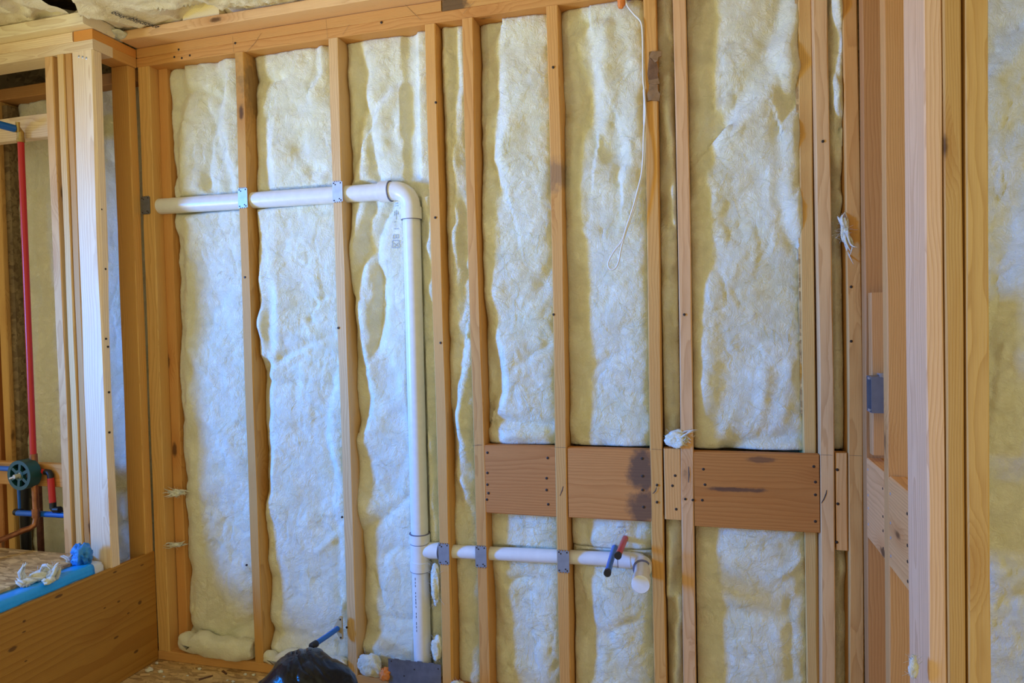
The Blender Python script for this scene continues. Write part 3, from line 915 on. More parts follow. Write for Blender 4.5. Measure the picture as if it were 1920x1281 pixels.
batt('wide insulation batt above the header blocks, with a long diagonal fold', SX['G'] + SE + 0.0015, 0.298, BT, ZP - 0.001, 800, [
    ('s', 34, 10, [(1480, -10), (1472, 40), (1452, 100), (1430, 150), (1404, 190), (1372, 228)]),
    ('v', 12, 6, [(1455, 130), (1464, 160), (1474, 192)]), ('v', 16, 6, [(1497, 150), (1490, 190), (1474, 222), (1464, 236)]),
    ('s', 22, 7, [(1466, 262), (1478, 300), (1470, 350), (1474, 400), (1492, 450)]), ('b', 16, 16, 40, 1482, 95), ('r', 10, 9, [(1498, 130), (1500, 190), (1480, 230)]),
    ('v', 10, 8, [(1312, 0), (1322, 130), (1335, 195), (1332, 300)]), ('v', 8, 6, [(1360, 170), (1385, 175), (1395, 160)]),
    ('v', 18, 7, [(1360, 845), (1400, 832), (1450, 826), (1505, 822)]), ('b', 14, 60, 12, 1450, 842),
    ('r', 13, 8, [(1432, 700), (1428, 760), (1424, 790)]), ('r', 13, 8, [(1480, 690), (1474, 750), (1464, 790)]), ('b', -12, 60, 60, 1470, 560), ('b', 46, 28, 120, 1320, 690), ('b', 8, 30, 40, 1340, 560), ('r', 9, 10, [(1385, 760), (1365, 800), (1355, 820)]),
])
batt('twisted rope-like strip of insulation beside the right corner studs', SX['H'] + SE + 0.001, SX['I'] - 0.001, 0.91, ZP - 0.001, 900, [
    ('s', 20, 5, [(1556, 20), (1566, 80), (1556, 160), (1572, 240)]), ('v', 18, 5, [(1574, 60), (1566, 130), (1576, 200), (1568, 290)]), ('v', 22, 8, [(1555, 300), (1585, 310)]), ('v', 18, 8, [(1556, 345), (1586, 352)]),
    ('r', 54, 13, [(1566, -10), (1570, 80), (1564, 160), (1574, 230), (1570, 290)]), ('r', 44, 8, [(1566, 300), (1580, 318)]), ('r', 44, 8, [(1572, 350), (1584, 372)])], round_=0.03, wisps=20, front=0.045)
# below the blocks
batt('insulation batt below the first header block', *bay('D', 'E'), 0.04, BB - 0.001, 1000, [
    ('v', 10, 7, [(922, 1080), (930, 1150), (945, 1210)]), ('b', -14, 14, 80, 918, 1150), ('r', 10, 14, [(960, 1075), (975, 1150), (970, 1240)]), ('v', 8, 5, [(955, 1095), (985, 1080), (1020, 1090)]),
], pipes=[('x', 0.520, 0.024)])
batt('insulation batt below the stained block, under the lavatory stub-outs', *bay('E', 'F'), 0.04, 0.556, 1100, [
    ('b', -14, 16, 80, 1082, 1150), ('s', 14, 8, [(1100, 1130), (1112, 1180), (1120, 1230), (1108, 1270)]), ('v', 8, 5, [(1140, 1190), (1170, 1170), (1200, 1160)]), ('r', 10, 16, [(1150, 1100), (1160, 1180)]),
], pipes=[('x', 0.523, 0.024)])
batt('pillow of insulation wedged tight under the stained block', *bay('E', 'F'), 0.562, BB - 0.001, 1150, [
    ('b', 10, 40, 20, 1120, 1010), ('v', 6, 4, [(1100, 985), (1098, 1025)]), ('v', 6, 4, [(1195, 985), (1188, 1025)])], front=0.035, round_=0.05, wisps=12)
batt('thin sliver of insulation between the paired studs, below the blocks', *bay('F', 'G'), 0.04, BB + 0.011, 1200, [
    ('v', 12, 5, [(1262, 1000), (1270, 1100), (1262, 1200)]), ('r', 46, 7, [(1256, 1000), (1258, 1060), (1254, 1110)]), ('r', 46, 7, [(1275, 1120), (1270, 1200), (1268, 1290)])], round_=0.03, wisps=15)
batt('wide insulation batt below the marked block at the right', SX['G'] + SE + 0.0015, 0.298, 0.04, BB - 0.007, 1300, [
    ('r', 9, 5, [(1445, 1085), (1480, 1070), (1502, 1050)]), ('v', 12, 6, [(1482, 1130), (1484, 1200), (1482, 1270)]), ('b', -8, 60, 12, 1400, 1150), ('b', 8, 50, 50, 1400, 1060), ('b', 8, 50, 60, 1410, 1230),
])
batt('strip of insulation at the foot of the right corner studs', SX['H'] + SE + 0.001, SX['I'] - 0.001, 0.04, 0.61, 1400, [('b', 44, 14, 24, 1578, 1062)], round_=0.03, wisps=15, front=0.055)
# tub alcove and the room beyond
batt('insulation batt behind the red riser in the tub alcove', -2.842, -2.532, 0.04, ZP - 0.05, 1500, [
    ('v', 16, 9, [(62, 200), (70, 330), (62, 420), (70, 560)]), ('s', 14, 10, [(40, 280), (52, 380), (48, 470)]), ('b', -16, 14, 40, 30, 660), ('v', 10, 6, [(40, 160), (45, 200)])], wisps=30)
batt('strip of insulation seen through the gap behind the tub wall post', -2.488, -2.14, 0.04, ZP - 0.001, 1600, [
    ('v', 16, 7, [(205, 300), (215, 308), (232, 310)]), ('v', 12, 6, [(205, 180), (222, 220), (230, 280)])], wisps=30)
batt('insulation batt in the far bay past the partition post', 0.56, 1.418, 0.04, ZP + 0.02, 1700, [
    ('s', 22, 9, [(1905, 60), (1880, 90), (1858, 130)]), ('v', 14, 8, [(1860, 260), (1885, 245), (1925, 230)]), ('r', 14, 12, [(1870, 120), (1862, 180), (1875, 240)]),
    ('s', 20, 12, [(1925, 380), (1900, 520), (1880, 640)]), ('v', 14, 9, [(1865, 1110), (1890, 1125), (1925, 1115)]), ('b', 16, 30, 40, 1890, 1100), ('v', 10, 8, [(1862, 900), (1890, 880), (1925, 900)]),
], amp=1.5, wisps=60, step=0.0075)


def folded_end(parent_label, cx, rx, cz, rz, seed, y=2.266, ry=0.048):
    v, f = None, None
    bm = bmesh.new()
    bmesh.ops.create_uvsphere(bm, u_segments=72, v_segments=40, radius=1.0)
    v = np.array([p.co[:] for p in bm.verts]); f = [tuple(x.index for x in q_.verts) for q_ in bm.faces]
    bm.free()
    sx = np.sign(v[:, 0]) * np.abs(v[:, 0]) ** 0.55 if False else v[:, 0]
    fat = 1 + 0.22 * vnoise(v[:, 0] * 1.6, v[:, 0] * 0 + 0.3, 0.5, seed)
    body = np.stack([np.clip(sx * 1.25, -1, 1) * rx, v[:, 1] * ry * fat, v[:, 2] * rz * fat], 1)
    nz_ = 0.006 * vnoise(body[:, 0] * 1.0 + body[:, 1], body[:, 2] + body[:, 1], 0.05, seed + 1) + 0.002 * vnoise(body[:, 0] + body[:, 1], body[:, 2], 0.014, seed + 2)
    body += v * nz_[:, None]
    body[:, 2] -= 0.018 * np.exp(-((body[:, 0] + rx * 0.72) / 0.016) ** 2) * (body[:, 2] > 0)
    body[:, 2] -= 0.012 * np.exp(-((body[:, 0] - rx * 0.25) / 0.07) ** 2)
    w = body + np.array([cx, y, cz])
    w[:, 2] = np.maximum(w[:, 2], 0.0385)
    par = [o for o in COL.objects if o.get('label') == parent_label][0]
    return mesh_obj('folded_end', w, f, FIBER, par, smooth=True)


folded_end('white insulation batt in the first bay by the corner studs, fat roll down its edge', -1.862, 0.166, 0.082, 0.050, 31)
folded_end('white insulation batt in the second bay, with a level crease at mid-height', -1.47, 0.172, 0.062, 0.034, 35, ry=0.040)


# the same walls go on past both edges of the picture
batt('off_left', -3.58, -3.022, 0.04, ZP - 0.05, 1800, parent=wb, wisps=0, step=0.012)
batt('off_right', 1.462, 1.9, 0.04, ZP, 1900, parent=wb, wisps=0, step=0.012)
for x_ in (-2.86, -3.26):
    lumber(wl, 'stud', x_, x_ + 0.039, YF, YF + 0.089, 0.0, ZP - 0.004, 'z', PINKP)


# illegible faded stamps on the wool: broken strokes that follow the surface
def stamp(label, x, z, strokes, sc_, parent):
    mb = MB()
    for (ax, az, bx, bz) in strokes:
        p = np.array([x + ax * sc_, z + az * sc_]); q = np.array([x + bx * sc_, z + bz * sc_])
        e = q - p; nrm = np.array([-e[1], e[0]]) / (np.linalg.norm(e) + 1e-9) * 0.0014
        vs = []
        for t in np.linspace(0, 1, 5):
            c = p + e * t
            for s_ in (-1, 1):
                r = c + nrm * s_
                vs.append((r[0], float(surf_y(label, r[0], r[1])) - 0.0022, r[1]))
        mb.add(vs, [(2 * i, 2 * i + 1, 2 * i + 3, 2 * i + 2) for i in range(4)])
    mb.build('faded_stamp', INKF, parent)['kind'] = 'stuff'


def find(label):
    return [o for o in COL.objects if o.get('label') == label][0]


ls = 'white insulation batt behind the tall plastic stack, heavily rucked'
q = at(741, 420, 2.295)
stamp(ls, q[0], q[2], [(-1, 9, 1, 9), (-1, 8, 1, 8), (-1, 6, -1, 3.5), (0, 6.2, 0, 2), (1, 5.5, 1, 4), (-1, 4.5, 1, 4.8), (-1, 1, -.2, 1), (-1, -2, 1.3, -2), (-1.3, -4.6, 1.2, -4.6), (-1.3, -6, 1.2, -6),
                       (-1.2, -4.6, -1.2, -6), (0, -4.6, 0, -6), (1.2, -4.6, 1.2, -6), (-1.6, -7, -1.6, -10), (-1.6, -7, 1.6, -7), (1.6, -7, 1.6, -10), (-1.2, -8, .9, -9.6), (-.9, -9.7, 1, -8.2), (-1.5, -10, 1.4, -10.2)], 0.0085, find(ls))
lp = 'pillow of insulation wedged tight under the stained block'
q = at(1166, 994, 2.28)
stamp(lp, q[0], q[2], [(-2.4, 1.2, -1.6, 1.2), (-1.2, 1.7, -1.2, .9), (-.4, 1.8, -.4, 1), (.5, 1.8, .4, 1), (1.4, 2.2, 1.4, .7), (-1.4, -.6, -1.2, -2), (.2, -.4, .1, -1.6), (.7, -.1, 1.9, 0), (1.9, 0, 1.8, -1.2)], 0.0065, find(lp))

# ---------------------------------------------------------------- drain, waste and vent pipes (glued plastic: one thing)
dr = empty('drain_pipe', (-1.0, 2.285, 0.0), 'white plastic drain line: level vent run, elbow, tall stack, tee and low waste arm', 'pipe')
YP = 2.285
m = MB(); m.tube([(-2.112, YP, 1.822), (-1.078, YP, 1.808)], 0.031, 28); m.build('vent_pipe', PVC, dr, auto=40)
m = MB()
pts = [(-1.094, YP, 1.8085)]
cx, cz, R = -1.062, 1.808 - 0.062, 0.062
for k in range(0, 11):
    a = math.radians(90 - 9 * k)
    pts.append((cx + R * math.cos(a), YP, cz + R * math.sin(a)))
pts.append((-1.0, YP, 1.735))
m.tube(pts, 0.0335, 28)
m.tube([(-1.118, YP, 1.809), (-1.080, YP, 1.8085)], 0.0375, 28)
m.tube([(-1.0, YP, 1.745), (-1.0, YP, 1.702)], 0.0375, 28)
m.build('elbow', PVC, dr, auto=40)
m = MB(); m.tube([(-1.0795, YP, 1.8085), (-1.0765, YP, 1.8085)], 0.0378, 28); m.build('joint_line', PVCDARK, dr, auto=40)
m = MB(); m.tube([(-1.0, YP, 1.7022), (-1.0, YP, 1.7005)], 0.0379, 28); m.build('joint_line', PVCDARK, dr, auto=40)
m = MB(); m.tube([(-1.0, YP, 1.72), (-1.001, YP, 0.545)], 0.0315, 28); m.build('stack', PVC, dr, auto=40)
m = MB(); m.tube([(-1.001, YP, 0.55), (-1.003, YP, 0.03)], 0.0315, 28); m.build('stack', PVC, dr, auto=40)
m = MB()
m.tube([(-1.001, YP, 0.572), (-1.001, YP, 0.540)], 0.0375, 28)
m.tube([(-1.001, YP, 0.545), (-1.001, YP, 0.445)], 0.0340, 28)
m.tube([(-1.001, YP, 0.470), (-1.001, YP, 0.436)], 0.0375, 28)
m.tube([(-1.001, YP, 0.495), (-0.985, YP, 0.506), (-0.965, YP, 0.511), (-0.948, YP, 0.5115)], [0.024, 0.027, 0.0275, 0.0275], 24)
m.tube([(-0.962, YP, 0.511), (-0.925, YP, 0.512)], 0.0300, 24)
m.build('tee', PVC, dr, auto=40)
m = MB(); m.tube([(-1.001, YP, 0.5725), (-1.001, YP, 0.5700)], 0.0379, 28); m.build('joint_line', PVCDARK, dr, auto=40)
m = MB(); m.tube([(-1.001, YP, 0.5355), (-1.001, YP, 0.5335)], 0.0345, 28); m.build('joint_line', PVCDARK, dr, auto=40)
m = MB(); m.tube([(-1.001, YP, 0.4372), (-1.001, YP, 0.4355)], 0.0379, 28); m.build('joint_line', PVCDARK, dr, auto=40)
m = MB(); m.tube([(-0.9255, YP, 0.512), (-0.9225, YP, 0.512)], 0.0303, 24); m.build('joint_line', PVCDARK, dr, auto=40)
m = MB(); m.tube([(-0.95, YP, 0.5115), (-0.27, YP, 0.5265)], 0.0235, 24); m.build('waste_arm', PVC, dr, auto=40)
m = MB(); m.tube([(-0.285, YP, 0.526), (-0.245, YP, 0.527)], 0.0275, 24)
m.tube([(-0.255, YP, 0.527), (-0.232, YP, 0.5275), (-0.215, YP - 0.006, 0.527), (-0.206, YP - 0.02, 0.526), (-0.2035, YP - 0.04, 0.525)], 0.0255, 24)
m.tube([(-0.2035, YP - 0.030, 0.525), (-0.2025, YP - 0.064, 0.5235)], 0.0300, 28)
m.build('trap_elbow', PVC, dr, auto=40)
m = MB(); m.tube([(-0.2027, YP - 0.0635, 0.5235), (-0.2025, YP - 0.0655, 0.5234)], 0.0303, 28); m.build('joint_line', PVCDARK, dr, auto=40)
m = MB(); m.tube([(-0.2865, YP, 0.526), (-0.2845, YP, 0.526)], 0.0278, 24); m.build('joint_line', PVCDARK, dr, auto=40)
m = MB(); m.tube([(-0.2025, YP - 0.05, 0.5235), (-0.198, YP - 0.150, 0.518)], 0.0245, 28); m.build('trap_stub', PVC, dr, auto=40)
m = MB(); m.tube([(-0.198, YP - 0.146, 0.518), (-0.1972, YP - 0.182, 0.5165), (-0.1972, YP - 0.184, 0.5165)], [0.0285, 0.0285, 0.0265], 28); m.build('cap', PVC, dr, auto=40)
m = MB()
for k in range(16):
    if k in (3, 9, 12): continue
    z = 0.41 - k * 0.0125
    m.box(-1.0105, -1.0085, YP - 0.0312, YP - 0.0302, z, z + random.uniform(0.006, 0.011))
m.build('pipe_print', INK, dr)

# ---------------------------------------------------------------- stud guards and plates


def plate(name, label, x0, x1, z0, z1, y, mat, holes, cat='metal plate', group=None):
    o = empty(name, ((x0 + x1) / 2, y, z0), label, cat, group)
    m = MB()
    m.box(x0, x1, y - 0.0016, y, z0, z1)
    # bent teeth along the short edges
    w = x1 - x0
    for k in range(4):
        xx = x0 + w * (0.12 + 0.22 * k)
        m.box(xx, xx + w * 0.09, y - 0.003, y, z1 - 0.001, z1 + 0.003)
        m.box(xx, xx + w * 0.09, y - 0.003, y, z0 - 0.003, z0 + 0.001)
    m.build('plate', mat, o)
    for (hx, hz) in holes:
        nail(o, (x0 + w * hx, y - 0.0016, z0 + (z1 - z0) * hz), r=0.0026)
    return o


H6 = [(0.15, 0.93), (0.82, 0.93), (0.3, 0.86), (0.15, 0.07), (0.82, 0.07), (0.68, 0.14)]
plate('stud_guard', 'bright steel stud guard where the vent pipe passes the second stud from the tub corner', SX['A'] - 0.001, SX['A'] + 0.0395, 1.784, 1.856, YW - 0.002, GALV, H6, group='steel stud guards')
plate('stud_guard', 'bright steel stud guard on the stud just before the vent elbow', SX['B'] - 0.001, SX['B'] + 0.0395, 1.778, 1.850, YW - 0.002, GALV, H6, group='steel stud guards')
plate('stud_guard', 'dull steel stud guard on the shaded corner stud where the vent pipe ends', -2.140, -2.098, 1.790, 1.856, YW - 0.002, PLATEM, H6, group='steel stud guards')
for k_, lab in (('C', 'blue-grey stud guard over the waste arm, right beside the tee'), ('D', 'blue-grey stud guard over the waste arm, second from the tee'), ('E', 'blue-grey stud guard over the waste arm, nearest to the red and blue stubs')):
    plate('stud_guard', lab, SX[k_] - 0.0005, SX[k_] + 0.040, 0.479 + (0.004 if k_ == 'E' else 0), 0.551 + (0.004 if k_ == 'E' else 0), YW - 0.002, plain('guard_' + k_, (0.30, 0.34, 0.42), 0.45, 0.5, var=0.1), H6, group='steel stud guards')
plate('shoe_plate', 'large dark grey steel plate nailed over the bottom plate at the foot of the stack', -1.121, -0.917, -0.0 + 0.004, 0.117, YW - 0.002, PLATEM, [(0.06, 0.93), (0.95, 0.86), (0.95, 0.2), (0.06, 0.2), (0.5, 0.75), (0.3, 0.5)])

# ---------------------------------------------------------------- water stubs
st1 = empty('water_stub', (-1.29, 2.25, 0.215), 'blue water stub-out with steel ear on the stud by the bag', 'pipe')
m = MB(); m.tube([(-1.3085, 2.234, 0.219), (-1.312, 2.16, 0.221), (-1.3185, 2.078, 0.224)], 0.0095, 16); m.build('stub', BLUEP, st1, auto=50)
m = MB(); m.tube([(-1.3165, 2.090, 0.2236), (-1.319, 2.066, 0.2244), (-1.3192, 2.063, 0.2245)], [0.0125, 0.0125, 0.010], 16); m.build('cap', BLACK, st1, auto=50)
m = MB()
m.add([(-1.2915, 2.222, 0.262), (-1.2915, 2.232, 0.262), (-1.325, 2.232, 0.222), (-1.325, 2.222, 0.222), (-1.2915, 2.222, 0.180), (-1.2915, 2.232, 0.180), (-1.300, 2.222, 0.264), (-1.300, 2.232, 0.264), (-1.298, 2.222, 0.178), (-1.298, 2.232, 0.178)],
      [(0, 6, 3, 8, 4), (1, 5, 9, 2, 7), (0, 1, 7, 6), (6, 7, 2, 3), (3, 2, 9, 8), (8, 9, 5, 4), (4, 5, 1, 0)])
m.build('ear', plain('beige_ear', (0.52, 0.42, 0.24), 0.5), st1)
for z in (0.254, 0.187):
    nail(st1, (-1.2965, 2.222, z), r=0.0038)
st2 = empty('water_stub', (-0.262, 2.28, 0.60), 'short red water stub-out poking through the insulation pillow', 'pipe')
m = MB(); m.tube([(-0.262, 2.30, 0.598), (-0.264, 2.10, 0.602)], 0.0098, 16); m.build('stub', REDP, st2, auto=50)
m = MB(); m.tube([(-0.264, 2.106, 0.602), (-0.2642, 2.094, 0.602)], 0.0112, 16); m.build('cap', BLACK, st2, auto=50)
st3 = empty('water_stub', (-0.298, 2.28, 0.566), 'longer blue water stub-out hanging below the red one', 'pipe')
m = MB(); m.tube([(-0.298, 2.30, 0.566), (-0.291, 2.055, 0.563)], 0.0098, 16); m.build('stub', BLUEP, st3, auto=50)
m = MB(); m.tube([(-0.2912, 2.062, 0.563), (-0.2908, 2.048, 0.563)], 0.0112, 16); m.build('cap', BLACK, st3, auto=50)

# ---------------------------------------------------------------- shower valve and its pipes
vx, vy, vz = -2.576, 2.085, 0.775
sv = empty('shower_valve', (vx, vy, vz), 'shower valve with round green guard, red riser and copper pipes in the tub wall', 'valve')
m = MB()
n = 40
ro, ri = 0.058, 0.046
yb, yf = 2.094, 2.046


def ring(mb, r0, r1, y0, y1, cx=vx, cz=vz, n=40):
    v = []
    for (r, y) in ((r1, y0), (r1, y1), (r0, y1), (r0, y0)):
        for k in range(n):
            a = 2 * math.pi * k / n
            v.append((cx + r * math.cos(a), y, cz + r * math.sin(a)))
    f = []
    for i in range(4):
        for k in range(n):
            f.append((i * n + k, i * n + (k + 1) % n, ((i + 1) % 4) * n + (k + 1) % n, ((i + 1) % 4) * n + k))
    mb.add(v, f)


ring(m, 0.044, 0.058, yb, yf)
ring(m, 0.012, 0.021, yf + 0.012, yf)
for k in range(6):
    a = 2 * math.pi * k / 6 + 0.4
    ca, sa = math.cos(a), math.sin(a)
    p = [(r * ca - s_ * sa * 0.006, y, r * sa + s_ * ca * 0.006) for r in (0.018, 0.047) for s_ in (-1, 1) for y in (yf + 0.001, yf + 0.010)]
    p = [(vx + q_[0], q_[1], vz + q_[2]) for q_ in p]
    m.add(p, [(0, 2, 3, 1), (4, 5, 7, 6), (0, 1, 5, 4), (2, 6, 7, 3), (0, 4, 6, 2), (1, 3, 7, 5)])
m.build('guard', GREENP, sv, auto=40)
m = MB(); m.tube([(vx, yb, vz), (vx, yb + 0.001, vz)], 0.0565, 32); m.build('back_disc', BLACK, sv)
m = MB(); m.tube([(vx, yb, vz), (vx, yf + 0.004, vz)], 0.015, 18); m.tube([(vx, yf + 0.006, vz), (vx - 0.002, yf - 0.018, vz - 0.001)], 0.0075, 14); m.tube([(vx, yf - 0.008, vz), (vx - 0.026, yf - 0.016, vz - 0.010)], 0.0045, 10); m.build('cartridge', CREAM, sv, auto=40)
m = MB(); m.tube([(-2.562, 2.098, 0.83), (-2.560, 2.098, 2.084)], 0.0115, 18); m.build('riser', REDP, sv, auto=50)
m = MB(); m.tube([(-2.562, 2.098, 0.800), (-2.562, 2.098, 0.850)], 0.0145, 18); m.tube([(-2.562, 2.098, 0.765), (-2.562, 2.098, 0.806)], 0.012, 16); m.tube([(-2.570, 2.10, 0.785), (-2.533, 2.10, 0.783)], [0.020, 0.011], 18); m.build('valve_body', COPPER, sv, auto=40)
m = MB(); m.tube([(-2.560, 2.098, 2.080), (-2.560, 2.098, 2.112), (-2.563, 2.092, 2.122), (-2.570, 2.075, 2.124)], [0.0125, 0.0125, 0.013, 0.013], 16); m.tube([(-2.560, 2.098, 2.074), (-2.560, 2.098, 2.088)], 0.0142, 18)
m.tube([(-2.555, 2.085, 2.112), (-2.553, 2.082, 2.148)], [0.006, 0.008], 12); m.build('shower_elbow', BRASS, sv, auto=40)
m = MB(); m.tube([(-2.566, 2.078, 2.1235), (-2.578, 1.99, 2.126), (-2.58, 1.97, 2.127)], 0.0145, 18); m.build('shower_stub', BLUEP, sv, auto=50)
m = MB(); m.tube([(-2.54, 2.10, 0.783), (-2.502, 2.10, 0.780)], 0.0095, 14); m.build('hot_branch', REDP, sv, auto=50)
m = MB(); m.tube([(-2.506, 2.10, 0.780), (-2.488, 2.10, 0.778), (-2.482, 2.10, 0.770), (-2.482, 2.10, 0.752)], 0.012, 14); m.build('black_elbow', BLACK, sv, auto=50)
m = MB(); m.tube([(-2.4815, 2.10, 0.757), (-2.476, 2.10, 0.660)], 0.0125, 16); m.build('hot_drop', REDP, sv, auto=50)
m = MB(); m.tube([(-2.476, 2.10, 0.663), (-2.4755, 2.10, 0.640), (-2.467, 2.10, 0.632), (-2.44, 2.10, 0.634)], 0.0125, 14); m.build('black_elbow', BLACK, sv, auto=50)
m = MB(); m.tube([(-2.552, 2.090, 0.77), (-2.550, 2.090, 0.60), (-2.552, 2.084, 0.572), (-2.560, 2.068, 0.562), (-2.572, 2.04, 0.558)], 0.0115, 16); m.tube([(-2.566, 2.058, 0.560), (-2.60, 1.93, 0.535), (-2.62, 1.85, 0.52)], 0.0105, 16)
m.tube([(-2.551, 2.09, 0.635), (-2.551, 2.09, 0.600)], 0.0145, 16); m.build('tub_spout_pipe', COPPER, sv, auto=40)
m = MB(); m.tube([(-2.672, 2.112, 0.605), (-2.42, 2.112, 0.610)], 0.0115, 16); m.build('cold_line', BLUEP, sv, auto=50)
m = MB(); m.tube([(-2.700, 2.125, 0.604), (-2.668, 2.125, 0.605)], 0.014, 14); m.tube([(-2.482, 2.125, 0.608), (-2.472, 2.125, 0.608)], 0.0155, 14); m.tube([(-2.466, 2.125, 0.608), (-2.455, 2.125, 0.608)], 0.0155, 14); m.build('crimp_rings', BLACK, sv, auto=50)['kind'] = 'stuff'
m = MB(); m.tube([(-2.80, 2.09, 0.79), (-2.645, 2.09, 0.788)], 0.0105, 16); m.build('cold_branch', BLUEP, sv, auto=50)
m = MB(); m.tube([(-2.685, 2.13, 0.60), (-2.685, 2.13, 0.725)], 0.0055, 12); m.build('cold_drop', BLUEP, sv, auto=50)

ab = MB(); ab.tube([(-2.745, 2.20, 0.0), (-2.745, 2.20, 0.80)], 0.020, 20); ab.tube([(-2.745, 2.20, 0.64), (-2.745, 2.20, 0.69)], 0.024, 20)
tag(ab.build('waste_pipe', BLACK, None, auto=40), 'black upright waste pipe behind the shower valve', 'pipe')
cp = MB(); cp.tube([(-2.672, 2.205, 0.0), (-2.672, 2.205, 0.72)], 0.0125, 16)
tag(cp.build('copper_pipe', plain('old_copper', (0.16, 0.06, 0.035), 0.5, 0.6, var=0.3), None, auto=40), 'dark copper pipe rising between the black waste pipe and the alcove insulation', 'pipe')

# ---------------------------------------------------------------- tub, its cover and the apron
ap = lumber(None, 'apron_panel', XJ - 0.017, XJ + 0.001, 0.55, YW - 0.0015, 0.0, 0.442, 'y', (0.43, 0.205, 0.034), mat=wood('plywood', ring=0.020, stains=[
    (0.204, 0.009, 0.656, 0.0043, 0.05, 0.0118, 0.75, (0.075, 0.03, 0.012)),
    (0.089, 0.009, 0.606, 0.0031, 0.05, 0.0062, 0.75, (0.075, 0.03, 0.012)),
    (0.088, 0.009, 0.668, 0.0056, 0.05, 0.0099, 0.75, (0.075, 0.03, 0.012)),
    (0.026, 0.009, 0.710, 0.0031, 0.05, 0.0062, 0.75, (0.075, 0.03, 0.012)),
    (-0.041, 0.009, 0.652, 0.0056, 0.05, 0.0136, 0.75, (0.075, 0.03, 0.012)),
    (-0.137, 0.009, 0.741, 0.0056, 0.05, 0.0118, 0.75, (0.075, 0.03, 0.012)),
    (0.099, 0.009, 0.254, 0.0081, 0.05, 0.0180, 0.75, (0.075, 0.03, 0.012)),
    (0.137, 0.009, 0.296, 0.0031, 0.05, 0.0081, 0.75, (0.075, 0.03, 0.012)),
    (0.040, 0.009, 0.298, 0.0031, 0.05, 0.0062, 0.75, (0.075, 0.03, 0.012)),
    (0.044, 0.009, 0.768, 0.0087, 0.05, 0.0099, 0.75, (0.075, 0.03, 0.012)),
    (0.186, 0.009, 0.785, 0.0031, 0.05, 0.0099, 0.75, (0.075, 0.03, 0.012)),
    (0.171, 0.009, 0.298, 0.0043, 0.05, 0.0062, 0.75, (0.075, 0.03, 0.012)),
    (0.204, 0.009, 0.424, 0.0056, 0.05, 0.0161, 0.75, (0.075, 0.03, 0.012))]), warp=0.0006)
tag(ap, 'plywood apron panel with dark knots along the side of the tub', 'panel')

tb = empty('bathtub', (-2.53, 1.3, 0), 'white bathtub, its rim end showing at the wall post', 'bathtub')
m = MB()


def rrect(x0, x1, y0, y1, r, z, n=6):
    p = []
    for cx_, cy_, a0 in ((x1 - r, y1 - r, 0), (x0 + r, y1 - r, 90), (x0 + r, y0 + r, 180), (x1 - r, y0 + r, 270)):
        for k in range(n + 1):
            a = math.radians(a0 + 90 * k / n)
            p.append((cx_ + r * math.cos(a), cy_ + r * math.sin(a), z))
    return p


loops = [rrect(-2.90, -2.160, 0.60, 2.044, 0.03, 0.02), rrect(-2.90, -2.160, 0.60, 2.044, 0.03, 0.455), rrect(-2.897, -2.164, 0.604, 2.040, 0.03, 0.468), rrect(-2.888, -2.174, 0.614, 2.030, 0.03, 0.472),
         rrect(-2.83, -2.25, 0.70, 1.95, 0.09, 0.472), rrect(-2.82, -2.262, 0.712, 1.938, 0.09, 0.462), rrect(-2.76, -2.33, 0.80, 1.84, 0.12, 0.10), rrect(-2.70, -2.40, 0.90, 1.74, 0.12, 0.08)]
nl = len(loops[0])
for lp_ in loops: m.v.extend(lp_)
for i in range(len(loops) - 1):
    for k in range(nl):
        m.f.append((i * nl + k, i * nl + (k + 1) % nl, (i + 1) * nl + (k + 1) % nl, (i + 1) * nl + k))
m.f.append(tuple((len(loops) - 1) * nl + k for k in range(nl)))
m.build('tub_shell', TUBW, tb, auto=35)

om = MB(); om.box(-2.95, -2.235, 0.62, 2.042, 0.4735, 0.486)
tag(om.build('cover_board', OSB, None), 'strand board sheet laid over the tub as a cover', 'board')

# blue film over the long rim
fmv = []
nf = 90
ys = np.linspace(0.62, 1.985, nf)
prof = [(-2.2345, 0.4742), (-2.215, 0.4752), (-2.19, 0.4760), (-2.172, 0.4752), (-2.1605, 0.470), (-2.1572, 0.460), (-2.1568, 0.449), (-2.1545, 0.4435)]
for j, y in enumerate(ys):
    for i, (x, z) in enumerate(prof):
        a = 0.0012 * math.sin(y * 37 + i * 1.3) + 0.0012 * math.sin(y * 71 + i * 2.1)
        b = 0.004 * max(0, (y - 1.86) / 0.12) * math.sin(y * 90 + i)
        fmv.append((x + (a * 0.5 if i > 4 else 0), y, z + abs(a) + (abs(b) if i < 5 else 0)))
npf = len(prof)
ff = [(j * npf + i, (j + 1) * npf + i, (j + 1) * npf + i + 1, j * npf + i + 1) for j in range(nf - 1) for i in range(npf - 1)]
bf = empty('protective_film', (-2.19, 1.3, 0.474), 'bright blue protective film folded over the tub rim, bunched at its end', 'film')
o = mesh_obj('film_strip', fmv, ff, FILM, bf, smooth=True)
md = o.modifiers.new('thick', 'SOLIDIFY'); md.thickness = 0.0012; md.offset = 1


